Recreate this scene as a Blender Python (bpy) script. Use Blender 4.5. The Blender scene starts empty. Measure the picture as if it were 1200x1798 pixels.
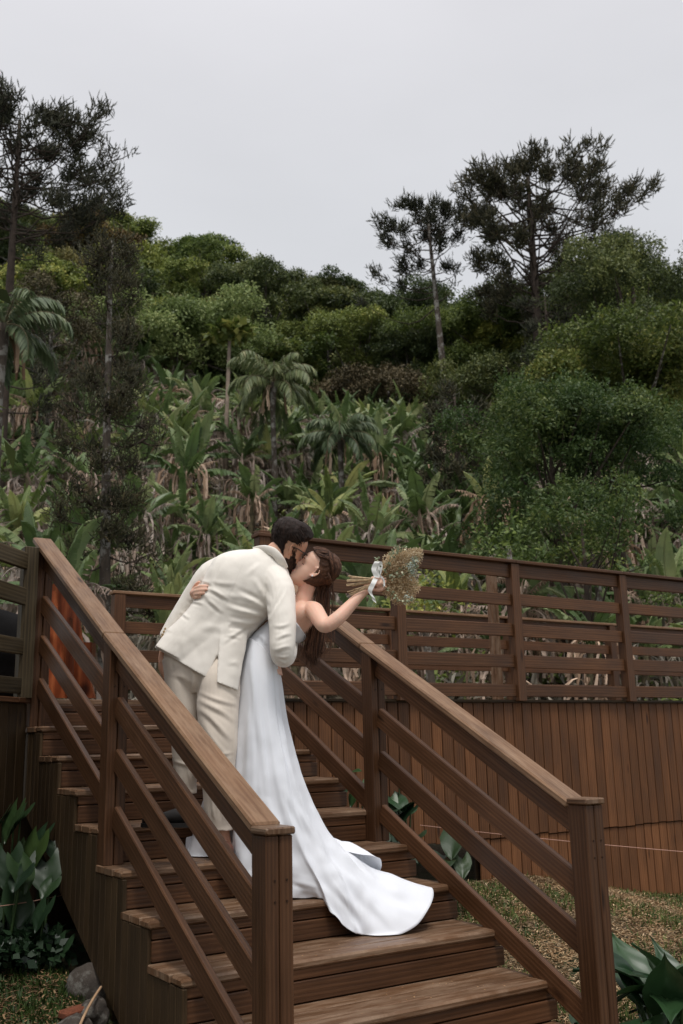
import bpy, math, random
import numpy as np
from mathutils import Vector, Matrix, noise
R = math.radians
S = bpy.context.scene
COL = S.collection
rnd = random.Random(7)
rng = np.random.default_rng(7)

# ------------------------------------------------------------------ camera
CAM = np.array([-1.7332, -3.5028, 1.2340]); YAW, PITCH, ROLL = .58262, .22989, -.022417
FPX = 1721.86
_fw = np.array([math.sin(YAW)*math.cos(PITCH), math.cos(YAW)*math.cos(PITCH), math.sin(PITCH)])
_r = np.array([math.cos(YAW), -math.sin(YAW), 0.]); _u = np.cross(_r, _fw)
RT = _r*math.cos(ROLL)+_u*math.sin(ROLL); UP = -_r*math.sin(ROLL)+_u*math.cos(ROLL); FW = _fw
cd = bpy.data.cameras.new('camera'); cam = bpy.data.objects.new('camera', cd); COL.objects.link(cam)
M = Matrix.Identity(4)
for i in range(3):
    M[i][0], M[i][1], M[i][2], M[i][3] = RT[i], UP[i], -FW[i], CAM[i]
cam.matrix_world = M
cd.sensor_fit = 'VERTICAL'; cd.sensor_height = 36; cd.lens = FPX/1798*36
cd.clip_start = .05; cd.clip_end = 2000
cd.dof.use_dof = True; cd.dof.focus_distance = 5.0; cd.dof.aperture_fstop = 4.2
S.camera = cam
# ------------------------------------------------------------------ sky and sun (overcast)
SUN_EL, SUN_AZ = R(66), R(205)          # azimuth measured from +Y clockwise
W_ = bpy.data.worlds.new('World'); S.world = W_; W_.use_nodes = True
nt = W_.node_tree; nt.nodes.clear()
def nn(t, ty, **k):
    n = t.nodes.new(ty)
    for a, b in k.items(): setattr(n, a, b)
    return n
out = nn(nt, 'ShaderNodeOutputWorld'); bg = nn(nt, 'ShaderNodeBackground'); bg.inputs['Strength'].default_value = .1
sky = nn(nt, 'ShaderNodeTexSky', sky_type='NISHITA', sun_disc=False, sun_elevation=SUN_EL, sun_rotation=SUN_AZ, air_density=1.0, dust_density=3.0)
tc = nn(nt, 'ShaderNodeTexCoord'); sep = nn(nt, 'ShaderNodeSeparateXYZ'); nt.links.new(tc.outputs['Generated'], sep.inputs[0])
rmp = nn(nt, 'ShaderNodeValToRGB'); nt.links.new(sep.outputs['Z'], rmp.inputs[0])
cr = rmp.color_ramp; cr.elements[0].position = 0.0; cr.elements[0].color = (.58, .62, .64, 1)
cr.elements[1].position = 1.0; cr.elements[1].color = (1.45, 1.43, 1.46, 1)
for pos, c in ((.25, (.635, .655, .685)), (.5, (.665, .675, .705)), (.72, (.70, .69, .72))):
    e = cr.elements.new(pos); e.color = (*c, 1)
mp = nn(nt, 'ShaderNodeMapping'); mp.inputs['Scale'].default_value = (1, 1, 2.6); nt.links.new(tc.outputs['Generated'], mp.inputs[0])
nz = nn(nt, 'ShaderNodeTexNoise'); nz.inputs['Scale'].default_value = 2.2; nz.inputs['Detail'].default_value = 5; nz.inputs['Roughness'].default_value = .45
nt.links.new(mp.outputs[0], nz.inputs['Vector'])
mr = nn(nt, 'ShaderNodeMapRange'); mr.inputs['From Min'].default_value = .3; mr.inputs['From Max'].default_value = .7
mr.inputs['To Min'].default_value = 10.6; mr.inputs['To Max'].default_value = 12.0; nt.links.new(nz.outputs[0], mr.inputs[0])
vm = nn(nt, 'ShaderNodeVectorMath', operation='SCALE'); nt.links.new(rmp.outputs[0], vm.inputs[0]); nt.links.new(mr.outputs[0], vm.inputs['Scale'])
mx = nn(nt, 'ShaderNodeMix', data_type='RGBA'); mx.inputs['Factor'].default_value = .95
nt.links.new(sky.outputs[0], mx.inputs[6]); nt.links.new(vm.outputs[0], mx.inputs[7])
nt.links.new(mx.outputs[2], bg.inputs[0]); nt.links.new(bg.outputs[0], out.inputs[0])
sl = bpy.data.lights.new('sun', 'SUN'); sl.energy = 2.05; sl.angle = R(15); sl.color = (1, .965, .92)
so = bpy.data.objects.new('sun', sl); COL.objects.link(so)
sd = Vector((math.sin(SUN_AZ)*math.cos(SUN_EL), math.cos(SUN_AZ)*math.cos(SUN_EL), math.sin(SUN_EL)))
so.rotation_euler = (-sd).to_track_quat('-Z', 'Y').to_euler(); so.location = (0, -6, 20)
vs = S.view_settings; vs.view_transform = 'Standard'; vs.look = 'None'; vs.exposure = 0; vs.gamma = 1
S.render.engine = 'CYCLES'
S.cycles.max_bounces = 6; S.cycles.diffuse_bounces = 3; S.cycles.glossy_bounces = 2; S.cycles.transmission_bounces = 3; S.cycles.transparent_max_bounces = 6
S.cycles.use_denoising = True

# ------------------------------------------------------------------ design helpers: where a point seen at (x, y) stands when it is d metres ahead
FH = np.array([math.sin(YAW), math.cos(YAW)]); RH = np.array([math.cos(YAW), -math.sin(YAW)])
def P(x, y, d):
    v = FW+RT*(x-600)/FPX-UP*(y-899)/FPX
    return CAM+v*(d/(v[:2]@FH))
def PZ(x, y, z):
    v = FW+RT*(x-600)/FPX-UP*(y-899)/FPX
    return CAM+v*((z-CAM[2])/v[2])
def uv_world(u, v): q = CAM[:2]+FH*u+RH*v; return float(q[0]), float(q[1])
def az_v(x, d):
    q = P(x, 900, d); return float((q[:2]-CAM[:2])@RH)

# ------------------------------------------------------------------ materials
def mat(name):
    m = bpy.data.materials.new(name); m.use_nodes = True; t = m.node_tree; t.nodes.clear()
    o = nn(t, 'ShaderNodeOutputMaterial'); b = nn(t, 'ShaderNodeBsdfPrincipled'); t.links.new(b.outputs[0], o.inputs[0])
    return m, t, b, o
def ramp(t, fac, stops):
    r = nn(t, 'ShaderNodeValToRGB'); e = r.color_ramp.elements
    e[0].position, e[0].color = stops[0][0], (*stops[0][1], 1); e[1].position, e[1].color = stops[-1][0], (*stops[-1][1], 1)
    for p_, c in stops[1:-1]: x = e.new(p_); x.color = (*c, 1)
    t.links.new(fac, r.inputs[0]); return r.outputs[0]
def tnoise(t, vec, scale, detail=4, rough=.5, dist=0.):
    n = nn(t, 'ShaderNodeTexNoise'); n.inputs['Scale'].default_value = scale; n.inputs['Detail'].default_value = detail
    n.inputs['Roughness'].default_value = rough; n.inputs['Distortion'].default_value = dist
    if vec is not None: t.links.new(vec, n.inputs['Vector'])
    return n.outputs[0]
def tmap(t, vec, sc):
    m = nn(t, 'ShaderNodeMapping'); m.inputs['Scale'].default_value = sc; t.links.new(vec, m.inputs[0]); return m.outputs[0]
def mixc(t, f, a, b, mode='MIX'):
    m = nn(t, 'ShaderNodeMix', data_type='RGBA', blend_type=mode)
    for s, v in ((0, f), (6, a), (7, b)):
        if isinstance(v, (int, float)): m.inputs[s].default_value = v
        elif isinstance(v, tuple): m.inputs[s].default_value = (*v, 1)
        else: t.links.new(v, m.inputs[s])
    return m.outputs[2]
def bump(t, b, h, strength, dist=.01):
    n = nn(t, 'ShaderNodeBump'); n.inputs['Strength'].default_value = strength; n.inputs['Distance'].default_value = dist
    t.links.new(h, n.inputs['Height']); t.links.new(n.outputs[0], b.inputs['Normal'])
def mathn(t, op, a, b_):
    m = nn(t, 'ShaderNodeMath', operation=op)
    for i, v in enumerate((a, b_)):
        if isinstance(v, (int, float)): m.inputs[i].default_value = v
        else: t.links.new(v, m.inputs[i])
    return m.outputs[0]

def wood(name, dark, mid, light, rough=.5, wear=None, wearamt=.0):
    m, t, b, o = mat(name)
    uv = nn(t, 'ShaderNodeUVMap').outputs[0]
    at = nn(t, 'ShaderNodeAttribute', attribute_name='tone').outputs['Fac']
    g1 = tnoise(t, tmap(t, uv, (1.1, 16, 1)), 1.6, 6, .6, 1.2)
    g2 = tnoise(t, tmap(t, uv, (3.5, 130, 1)), 1.5, 4, .6, .3)
    wv = nn(t, 'ShaderNodeTexWave', wave_type='BANDS', bands_direction='Y'); t.links.new(tmap(t, uv, (.35, 14, 1)), wv.inputs['Vector'])
    wv.inputs['Scale'].default_value = 1.; wv.inputs['Distortion'].default_value = 7; wv.inputs['Detail'].default_value = 3; wv.inputs['Detail Scale'].default_value = .8
    gg = mathn(t, 'ADD', mathn(t, 'MULTIPLY', g1, .5), mathn(t, 'ADD', mathn(t, 'MULTIPLY', g2, .36), mathn(t, 'MULTIPLY', wv.outputs['Fac'], .18)))
    c = ramp(t, gg, [(.26, dark), (.5, mid), (.74, light)])
    vo = nn(t, 'ShaderNodeTexVoronoi', distance='EUCLIDEAN'); t.links.new(tmap(t, uv, (1.5, 5.5, 1)), vo.inputs['Vector']); vo.inputs['Scale'].default_value = 1.
    kn = ramp(t, vo.outputs['Distance'], [(.045, (.28, .25, .23)), (.11, (1, 1, 1))])
    c = mixc(t, 1., c, kn, 'MULTIPLY')
    bl = tnoise(t, tmap(t, uv, (2.2, 5, 1)), 1., 3, .5)
    c = mixc(t, 1., c, ramp(t, bl, [(.3, (.72, .7, .68)), (.7, (1.15, 1.12, 1.1))]), 'MULTIPLY')
    if wear:
        wn = tnoise(t, tmap(t, uv, (1.6, 9, 1)), 2.2, 6, .7)
        c = mixc(t, ramp(t, wn, [(.5-.25*wearamt, (0, 0, 0)), (.72-.2*wearamt, (1, 1, 1))]), c, wear)
    hs = nn(t, 'ShaderNodeHueSaturation'); t.links.new(c, hs.inputs['Color']); t.links.new(at, hs.inputs['Value'])
    t.links.new(hs.outputs[0], b.inputs['Base Color'])
    t.links.new(ramp(t, bl, [(.3, (rough-.1,)*3), (.7, (rough+.15,)*3)]), b.inputs['Roughness'])
    b.inputs['Specular IOR Level'].default_value = .24
    bump(t, b, gg, .5, .0035)
    return m
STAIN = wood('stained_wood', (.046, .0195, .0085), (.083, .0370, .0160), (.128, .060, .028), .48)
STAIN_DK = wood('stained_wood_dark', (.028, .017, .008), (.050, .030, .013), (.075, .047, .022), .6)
TREADM = wood('worn_tread_wood', (.074, .037, .018), (.116, .060, .030), (.17, .094, .051), .42, (.24, .16, .105), .25)
CAPM = wood('weathered_cap_wood', (.112, .058, .030), (.166, .091, .049), (.235, .138, .078), .5, (.255, .158, .094), .3)
CLAD = wood('cladding_wood', (.074, .030, .011), (.126, .053, .021), (.176, .080, .034), .6)
REDW = wood('red_varnished_wood', (.05, .013, .006), (.17, .042, .016), (.31, .095, .036), .3)
BARK = None
def simple(name, col, rough=.6, var=.15, scale=8, bmp=.2, spec=.3, bscale=None, metallic=0, sheen=0):
    m, t, b, o = mat(name); ob = nn(t, 'ShaderNodeTexCoord').outputs['Object']
    n = tnoise(t, ob, scale, 5, .6)
    a = tuple(max(0, c*(1-var)) for c in col); d = tuple(c*(1+var) for c in col)
    t.links.new(ramp(t, n, [(.3, a), (.7, d)]), b.inputs['Base Color']); b.inputs['Roughness'].default_value = rough
    b.inputs['Specular IOR Level'].default_value = spec; b.inputs['Metallic'].default_value = metallic
    if sheen: b.inputs['Sheen Weight'].default_value = sheen
    if bmp: bump(t, b, tnoise(t, ob, bscale or scale*3, 4, .6), bmp, .01)
    return m
def leafm(name, stops, rough=.5, transl=.28, spec=.35, vein=False):
    """leaf: colour picked per leaf by the 'tone' attribute"""
    m, t, b, o = mat(name)
    at = nn(t, 'ShaderNodeAttribute', attribute_name='tone').outputs['Fac']
    ob = nn(t, 'ShaderNodeTexCoord').outputs['Object']
    c = ramp(t, at, stops)
    oi = nn(t, 'ShaderNodeObjectInfo').outputs['Random']
    c = mixc(t, 1., c, ramp(t, oi, [(0, (.66, .76, .70)), (.5, (1, 1, 1)), (1, (1.38, 1.22, 1.0))]), 'MULTIPLY')
    c = mixc(t, 1., c, ramp(t, tnoise(t, ob, 3., 3, .5), [(.3, (.75, .78, .8)), (.7, (1.2, 1.16, 1.1))]), 'MULTIPLY')
    if vein:
        uv = nn(t, 'ShaderNodeUVMap').outputs[0]
        w = nn(t, 'ShaderNodeTexWave', wave_type='BANDS', bands_direction='X'); t.links.new(uv, w.inputs['Vector']); w.inputs['Scale'].default_value = vein; w.inputs['Distortion'].default_value = .6
        c = mixc(t, .3, c, mixc(t, 1., c, ramp(t, w.outputs['Fac'], [(0, (.55, .6, .55)), (1, (1.15, 1.12, 1.1))]), 'MULTIPLY'))
        bump(t, b, w.outputs['Fac'], .35, .02)
    t.links.new(c, b.inputs['Base Color']); b.inputs['Roughness'].default_value = rough; b.inputs['Specular IOR Level'].default_value = spec
    if transl:
        tr = nn(t, 'ShaderNodeBsdfTranslucent'); t.links.new(c, tr.inputs[0]); mxs = nn(t, 'ShaderNodeMixShader'); mxs.inputs[0].default_value = transl
        t.links.new(b.outputs[0], mxs.inputs[1]); t.links.new(tr.outputs[0], mxs.inputs[2]); t.links.new(mxs.outputs[0], o.inputs[0])
    return m

# ------------------------------------------------------------------ mesh collecting
class MB:
    def __init__(s): s.v = []; s.f = []; s.uv = []; s.tone = []; s.mi = []; s.n = 0
    def add(s, verts, faces, uvs=None, tone=1., mi=0):
        b = s.n; s.v.extend(verts); s.n += len(verts)
        for i, f in enumerate(faces):
            s.f.append([b+j for j in f]); s.mi.append(mi)
            s.uv.extend(uvs[i] if uvs else [(0, 0)]*len(f))
        s.tone.extend([tone]*len(verts) if np.isscalar(tone) else list(tone))
    def mesh(s, name, mats, smooth=False):
        me = bpy.data.meshes.new(name); me.from_pydata([tuple(map(float, q)) for q in s.v], [], s.f); fin(me, mats, smooth)
        uvl = me.uv_layers.new(name='UVMap'); uvl.data.foreach_set('uv', np.array(s.uv, dtype=np.float32).ravel())
        a = me.attributes.new('tone', 'FLOAT', 'POINT'); a.data.foreach_set('value', np.array(s.tone, dtype=np.float32))
        me.polygons.foreach_set('material_index', s.mi)
        return me
    def build(s, name, mats, parent=None, smooth=False): return link(name, s.mesh(name, mats, smooth), parent)
def fin(me, mats, smooth):
    for m in (mats if isinstance(mats, (list, tuple)) else [mats]): me.materials.append(m)
    if smooth: me.polygons.foreach_set('use_smooth', [True]*len(me.polygons))
    me.update()
def link(name, me, parent=None):
    o = bpy.data.objects.new(name, me); COL.objects.link(o); o.parent = parent; return o
def empty(name, loc=(0, 0, 0), rz=0):
    o = bpy.data.objects.new(name, None); COL.objects.link(o); o.location = loc; o.rotation_euler = (0, 0, rz); o.empty_display_size = .1; return o
def tag(o, label=None, cat=None, group=None, kind=None):
    if label: o['label'] = label
    if cat: o['category'] = cat
    if group: o['group'] = group
    if kind: o['kind'] = kind
    return o
def fastmesh(name, V, F, tone, mats, uv=None, smooth=False, mi=None):
    """V (n,3), F (m,k) numpy, all faces of k corners"""
    me = bpy.data.meshes.new(name); n, (m, k) = len(V), F.shape
    me.vertices.add(n); me.vertices.foreach_set('co', np.asarray(V, np.float32).ravel())
    me.loops.add(m*k); me.loops.foreach_set('vertex_index', np.asarray(F, np.int32).ravel())
    me.polygons.add(m); me.polygons.foreach_set('loop_start', np.arange(0, m*k, k, dtype=np.int32))
    if mi is not None: me.polygons.foreach_set('material_index', np.asarray(mi, np.int32))
    me.update(calc_edges=True)
    a = me.attributes.new('tone', 'FLOAT', 'POINT'); a.data.foreach_set('value', np.asarray(tone, np.float32))
    if uv is not None:
        l = me.uv_layers.new(name='UVMap'); l.data.foreach_set('uv', np.asarray(uv, np.float32).ravel())
    for q in (mats if isinstance(mats, (list, tuple)) else [mats]): me.materials.append(q)
    if smooth: me.polygons.foreach_set('use_smooth', np.ones(m, bool))
    me.validate(); return me

def board(mb, a, b, w, th, side, c=.004, tone=None, mi=0, jit=.0):
    """chamfered board from a to b; w measured along `side`, th across it"""
    a, b, side = Vector(a), Vector(b), Vector(side)
    ax = (b-a).normalized(); sd_ = (side-ax*side.dot(ax)).normalized(); nr = ax.cross(sd_)
    L = (b-a).length; hw, ht = w/2, th/2; c = min(c, hw*.5, ht*.5)
    prof = [(-hw+c, -ht), (hw-c, -ht), (hw, -ht+c), (hw, ht-c), (hw-c, ht), (-hw+c, ht), (-hw, ht-c), (-hw, -ht+c)]
    vs_ = []; rows = [(0, c), (c, 0), (L-c, 0), (L, c)]
    for x, ins in rows:
        kx, ky = (hw-ins)/hw, (ht-ins)/ht
        for p, q in prof: vs_.append(a+ax*x+sd_*(p*kx)+nr*(q*ky))
    cum = [0, w, w, w+th, w+th, 2*w+th, 2*w+th, 2*w+2*th]
    ou, ov = rnd.uniform(0, 50), rnd.uniform(0, 50)
    fs, us = [], []
    for r_ in range(3):
        for i in range(8):
            j = (i+1) % 8; fs.append([r_*8+i, r_*8+j, (r_+1)*8+j, (r_+1)*8+i])
            c0 = cum[i]; c1 = cum[j] if j else 2*w+2*th
            us.append([(ou+rows[r_][0], ov+c0), (ou+rows[r_][0], ov+c1), (ou+rows[r_+1][0], ov+c1), (ou+rows[r_+1][0], ov+c0)])
    fs.append(list(range(7, -1, -1))); us.append([(ou+q*.15, ov+p) for p, q in prof[::-1]])
    fs.append([24+i for i in range(8)]); us.append([(ou+q*.15, ov+p) for p, q in prof])
    mb.add(vs_, fs, us, tone if tone is not None else rnd.uniform(.78, 1.18), mi)
def tube(mb, pts, rad, n=8, tone=1., mi=0, cap=True, usc=1.):
    pts = [Vector(p) for p in pts]; rad = [rad]*len(pts) if np.isscalar(rad) else rad
    vs_, fs, us = [], [], []; side = Vector((.13, .95, .3)); acc = 0
    for i, p in enumerate(pts):
        tg = (pts[min(i+1, len(pts)-1)]-pts[max(i-1, 0)]).normalized()
        s1 = side-tg*side.dot(tg)
        if s1.length < 1e-4: s1 = tg.orthogonal()
        s1.normalize(); side = s1; s2 = tg.cross(s1)
        for k in range(n):
            a = 2*math.pi*k/n; vs_.append(p+(s1*math.cos(a)+s2*math.sin(a))*rad[i])
    for i in range(len(pts)-1):
        l = (pts[i+1]-pts[i]).length*usc
        for k in range(n):
            j = (k+1) % n; fs.append([i*n+k, i*n+j, (i+1)*n+j, (i+1)*n+k])
            us.append([(acc, k/n), (acc, (k+1)/n), (acc+l, (k+1)/n), (acc+l, k/n)])
        acc += l
    if cap:
        fs.append(list(range(n-1, -1, -1))); us.append([(0, 0)]*n); m = (len(pts)-1)*n
        fs.append([m+i for i in range(n)]); us.append([(0, 0)]*n)
    mb.add(vs_, fs, us, tone, mi)
def V3(*a): return Vector(a)

# ================================================================== STAIRCASE
RUN, RISE, W = .3374, .17, 1.68
def step_h(y): return RISE*min(9, math.floor((y+.012)/RUN)+1) if y > -.36 else -.17
st = tag(empty('staircase', (.84, 1.2, -.3)), 'wide dark brown wooden staircase rising to the deck under the kissing couple', 'staircase')
def child(mb, name, mats, parent, smooth=False):
    o = mb.build(name, mats, parent, smooth); o.matrix_parent_inverse = Matrix.Translation(parent.location).inverted(); return o
for k in range(-1, 9):
    mb = MB(); y1 = k*RUN; y0 = y1-RUN-.014; z = k*RISE
    n = 3; bw = (y1-y0)/n
    for i in range(n):
        yy = y0+bw*(i+.5); th = .034
        x1 = W-.028+rnd.uniform(-.003, .003)-(.012 if i == 0 else 0); x0 = -.006+rnd.uniform(-.004, .004)
        board(mb, (x0, yy, z-th/2), (x1, yy, z-th/2), bw-.003, th, (0, 1, 0), .009 if i == 0 else .004, rnd.uniform(.82, 1.12))
    child(mb, 'tread', TREADM, st)
for k in range(-1, 9):
    y = k*RUN; z = k*RISE
    mb = MB()
    board(mb, (0.012, y+.012, z+.045), (W, y+.012, z+.045), .085, .024, (0, 0, 1), .004)
    board(mb, (0.012, y+.014, z+.1145), (W-.003, y+.014, z+.1145), .044, .024, (0, 0, 1), .004)
    board(mb, (0.03, y+.04, z+.06), (W-.04, y+.04, z+.06), .16, .02, (0, 0, 1), .004, .3)  # dark slab added behind the gaps so no light shows through
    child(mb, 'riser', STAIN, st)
for X in (.006, W-.02):    # vertical skirting planks on the open sides, the left ones cut on a slope below
    mb = MB(); x = -.33
    while x < 2.62:
        w = rnd.uniform(.068, .078); yc = x+w/2; top = step_h(yc-.02)-.036; bot = -.45 if (yc < .45 or X > 1) else max(-.42, .53+(yc-1.95)*.505)  # right planks lengthened to the ground to keep light from under the stairs
        if top > bot+.05:
            n0 = mb.n; board(mb, (X, yc, bot), (X, yc, top), w-.004, .02, (0, 1, 0), .003, rnd.uniform(.7, 1.1))
            for q in mb.v[n0:n0+16]: q.z += (q.y-yc)*.505
        x += w
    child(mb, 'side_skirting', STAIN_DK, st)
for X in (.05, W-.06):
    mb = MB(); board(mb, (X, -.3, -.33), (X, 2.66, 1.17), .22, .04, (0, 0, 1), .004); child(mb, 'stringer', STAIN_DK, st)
for X in (.03, W-.04):
    for Y in (1.2,):
        mb = MB(); board(mb, (X+.04, Y, -.6), (X+.04, Y, .42), .09, .09, (1, 0, 0), .004, .9); child(mb, 'support_post', STAIN_DK, st)

# ================================================================== STAIR RAILINGS
def railing(X0, label, dz=0., right=False):
    rt = tag(empty('stair_railing', (X0+.05, 1.2, .0)), label, 'railing', 'handrails flanking the staircase')
    XC = X0+.05
    capz = lambda y: (.953+(y+.25)*.530 if y < 1.36 else 1.806+(y-1.36)*.548)+dz
    zc = 0 if right else -.022
    posts = [(-.30, -.42, capz(-.25)-.012+zc), (1.305, 4*RISE-.001, capz(1.305)-.03), (2.655, 8*RISE-.001, capz(2.655)-.03)]
    for y, zb, zt in posts:
        mb = MB(); w = .108 if y < 0 else .1
        board(mb, (XC-w*.25-.001, y, zb), (XC-w*.25-.001, y, zt), w/2-.002, w, (1, 0, 0), .004, .80)
        board(mb, (XC+w*.25+.001, y, zb), (XC+w*.25+.001, y, zt-.001), w/2-.002, w, (1, 0, 0), .004, .86)
        for q in (.05, .12): # bolt heads
            for dx in (-.02, .028): tube(mb, [(XC+dx, y-w/2-.003, zt-q-.1), (XC+dx, y-w/2+.004, zt-q-.1)], .004, 8, .4)
        child(mb, 'post', STAIN, rt)
    def sl(y0, z0, y1, z1, w, th, name, m, X=None, c=.005):
        mb = MB(); X = XC if X is None else X
        d = math.hypot(y1-y0, z1-z0); nrm = (0, -(z1-z0)/d, (y1-y0)/d)
        mz = w/2*(y1-y0)/d if th < w and name != 'handrail' else 0
        if name == 'handrail': board(mb, (X, y0, z0), (X, y1, z1), w, th, (1, 0, 0), c, 1.)
        else:
            # z0, z1 = top edge
            h = w/2/((y1-y0)/d); board(mb, (X, y0, z0-h), (X, y1, z1-h), w, th, nrm, c)
        return child(mb, name, m, rt)
    # caps
    mb = MB(); X = XC
    k0 = capz(-.25)
    board(mb, (X+.006, -.246, k0-.019+.004), (X+.006, 1.36, capz(1.36)-.019), .120, .038, (1, 0, 0), .008, 1.)
    child(mb, 'handrail', CAPM, rt)
    mb = MB(); board(mb, (X+.006, 1.362, capz(1.362)-.019), (X+.006, 2.73, capz(2.73)-.019), .120, .038, (1, 0, 0), .008, .97); child(mb, 'handrail', CAPM, rt)
    mb = MB(); board(mb, (X, -.366, k0+.002+zc), (X, -.247, k0+.003+zc), .120, .026, (1, 0, 0), .005, .9); child(mb, 'post_cap', TREADM, rt)
    # board under the cap
    for a, b in ((-.245, 1.25), (1.36, 2.6)):
        sl(a, capz(a)-.042, b, capz(b)-.042, .098, .034, 'top_board', STAIN)
    if not right: zs = [(.692, 1.487), (.446, 1.237), (.155, .968)]; zu = [(1.548, 2.17), (1.296, 1.925), (1.02, 1.665)]
    else: zs = [(.645, 1.43), (.410, 1.190), (.118, .895)]; zu = [(1.478, 2.12), (1.233, 1.88), (.945, 1.62)]
    for a, b in zs: sl(-.246, a, 1.252, b, .105, .034, 'rail', STAIN)
    for a, b in zu: sl(1.36, a, 2.602, b, .105, .034, 'rail', STAIN)
    return rt
railing(0.0, 'sloping wooden stair railing on the left, in front of the man in the cream suit')
railing(1.58, 'sloping wooden stair railing on the right, beside the grass and beyond the white train', right=True)

# ================================================================== DECK
DZ = 1.53
dk = tag(empty('raised_deck', (3, 3.9, .8)), 'raised wooden deck platform clad in upright brown planks, at the top of the stairs', 'deck')
mb = MB(); y = 2.715
while y < 5.3:
    xl = 1.35 if y > 4.6 else -.45+(y-2.7)*.4
    board(mb, (xl, y+.07, DZ-.017), (10.2, y+.07, DZ-.017), .136, .034, (0, 1, 0), .004); y += .141
child(mb, 'deck_floor', TREADM, dk)
mb = MB(); board(mb, (W+.01, 2.695, DZ+.003), (10.2, 2.695, DZ+.003), .06, .02, (0, 1, 0), .003, .7); child(mb, 'edge_trim', STAIN_DK, dk)
mb = MB(); mb2 = MB(); x = 1.70
ground_edge = lambda x: .14-.24*max(0, x-4.0) if x > 3.9 else .14
while x < 10.2:
    w = rnd.uniform(.098, .112); xc = x+w/2
    zb = .46+.008*rnd.uniform(-1, 1)
    board(mb, (xc, 2.715, zb), (xc, 2.715, DZ-.012), w-.008, .022, (1, 0, 0), .003, rnd.uniform(.72, 1.22))
    if x > 3.56: board(mb2, (xc+.01, 2.728, ground_edge(x)-.25), (xc+.01, 2.728, zb-.008), w-.009, .022, (1, 0, 0), .003, rnd.uniform(.95, 1.42))
    x += w
child(mb, 'plank_cladding', CLAD, dk); child(mb2, 'lower_cladding', CLAD, dk)
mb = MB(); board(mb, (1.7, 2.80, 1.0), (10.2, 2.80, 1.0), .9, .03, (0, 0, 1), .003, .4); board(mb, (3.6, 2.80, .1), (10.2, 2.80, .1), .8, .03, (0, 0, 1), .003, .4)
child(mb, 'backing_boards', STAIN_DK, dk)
# left chamfered side
dl = Vector((-.69, -.72, 0)).normalized(); p0 = Vector((-.02, 2.64, 0))
mb = MB(); s = .0
while s < 1.25:
    w = rnd.uniform(.098, .112); c = p0+dl*(s+w/2)
    board(mb, c+V3(0, 0, -.1), c+V3(0, 0, DZ-.03), w-.006, .022, dl, .003, rnd.uniform(.75, 1.1)); s += w
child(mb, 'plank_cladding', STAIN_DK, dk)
mb = MB(); board(mb, (.84, 2.74, .63), (.84, 2.74, 1.46), 1.76, .03, (1, 0, 0), .003, .6); board(mb, (.84, 2.74, -.25), (.84, 2.74, .628), 1.76, .03, (1, 0, 0), .003, .55); child(mb, 'backing_boards', STAIN_DK, dk)  # dark boards added so the space under the stairs stays dark
mb = MB(); board(mb, p0+V3(0, 0, DZ-.013), p0+dl*.14+V3(0, 0, DZ-.013), .03, .07, (0, 0, 1), .003, .9)
board(mb, p0+dl*.145+V3(0, 0, DZ-.013), p0+dl*1.25+V3(0, 0, DZ-.013), .03, .07, (0, 0, 1), .003, 1.1)
child(mb, 'edge_trim', STAIN, dk)

def fence(name, label, pts, boards, zcap, postw, m, capm, capw=.12, posts_top=None, grp='railings round the deck', posts_at=None, bt=.03):
    """boards run between consecutive pts, posts at pts"""
    rt = tag(empty(name, (pts[0][0], pts[0][1], DZ)), label, 'fence', grp)
    for i, (x, y) in enumerate(pts):
        mb = MB(); board(mb, (x, y, DZ-.001), (x, y, (posts_top[i] if posts_top else zcap-.002)), postw, postw, (1, 0, 0), .004); child(mb, 'post', m, rt)
    for i in range(len(pts)-1):
        a, b = Vector((*pts[i], 0)), Vector((*pts[i+1], 0)); d = (b-a).normalized()*(postw/2+.001)
        for z0, z1 in boards:
            mb = MB(); j = rnd.uniform(-.004, .004)
            board(mb, a+d+V3(0, 0, (z0+z1)/2+j), b-d+V3(0, 0, (z0+z1)/2-j), z1-z0, bt, (0, 0, 1), .004); child(mb, 'rail', m, rt)
        if zcap and capm:
            mb = MB(); d2 = d*(.0 if i else -1.3)
            board(mb, a+d2+V3(0, 0, zcap+.015), b-d*.02+V3(0, 0, zcap+.015), .028, capw, (0, 0, 1), .004); child(mb, 'cap_rail', capm, rt)
    return rt
FB = [(2.575, 2.685), (2.33, 2.43), (2.065, 2.17), (1.805, 1.91), (1.565, 1.665)]
fence('deck_fence', 'board railing along the front edge of the deck, right behind the bouquet', [(1.63, 2.66), (2.84, 2.66), (4.07, 2.66), (5.42, 2.66), (6.78, 2.66), (8.1, 2.66), (9.4, 2.66)], FB, 2.69, .09, STAIN, STAIN,
      posts_top=[2.74]+[2.688]*6)
fence('deck_fence', 'far horizontal board railing across the back of the deck, with a capped square end post', [(1.50, 5.2), (3.05, 5.2), (4.62, 5.2), (6.35, 5.2), (8.1, 5.2), (9.9, 5.2)],
      [(2.49, 2.60), (2.25, 2.36), (1.99, 2.10), (1.74, 1.85), (1.56, 1.63)], 2.61, .11, STAIN, CAPM)
fence('deck_fence', 'short greenish weathered board railing at the left edge, joining the top stair post', [tuple((p0+dl*.04)[:2]), tuple((p0+dl*.62)[:2]), tuple((p0+dl*1.3)[:2])], [(2.315, 2.42), (2.095, 2.20), (1.79, 1.885), (1.555, 1.65)], None, .09,
      wood('mossy_stained_wood', (.020, .016, .008), (.058, .042, .022), (.098, .075, .04), .6), None, posts_top=[2.46, 2.45, 2.45])
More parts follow.
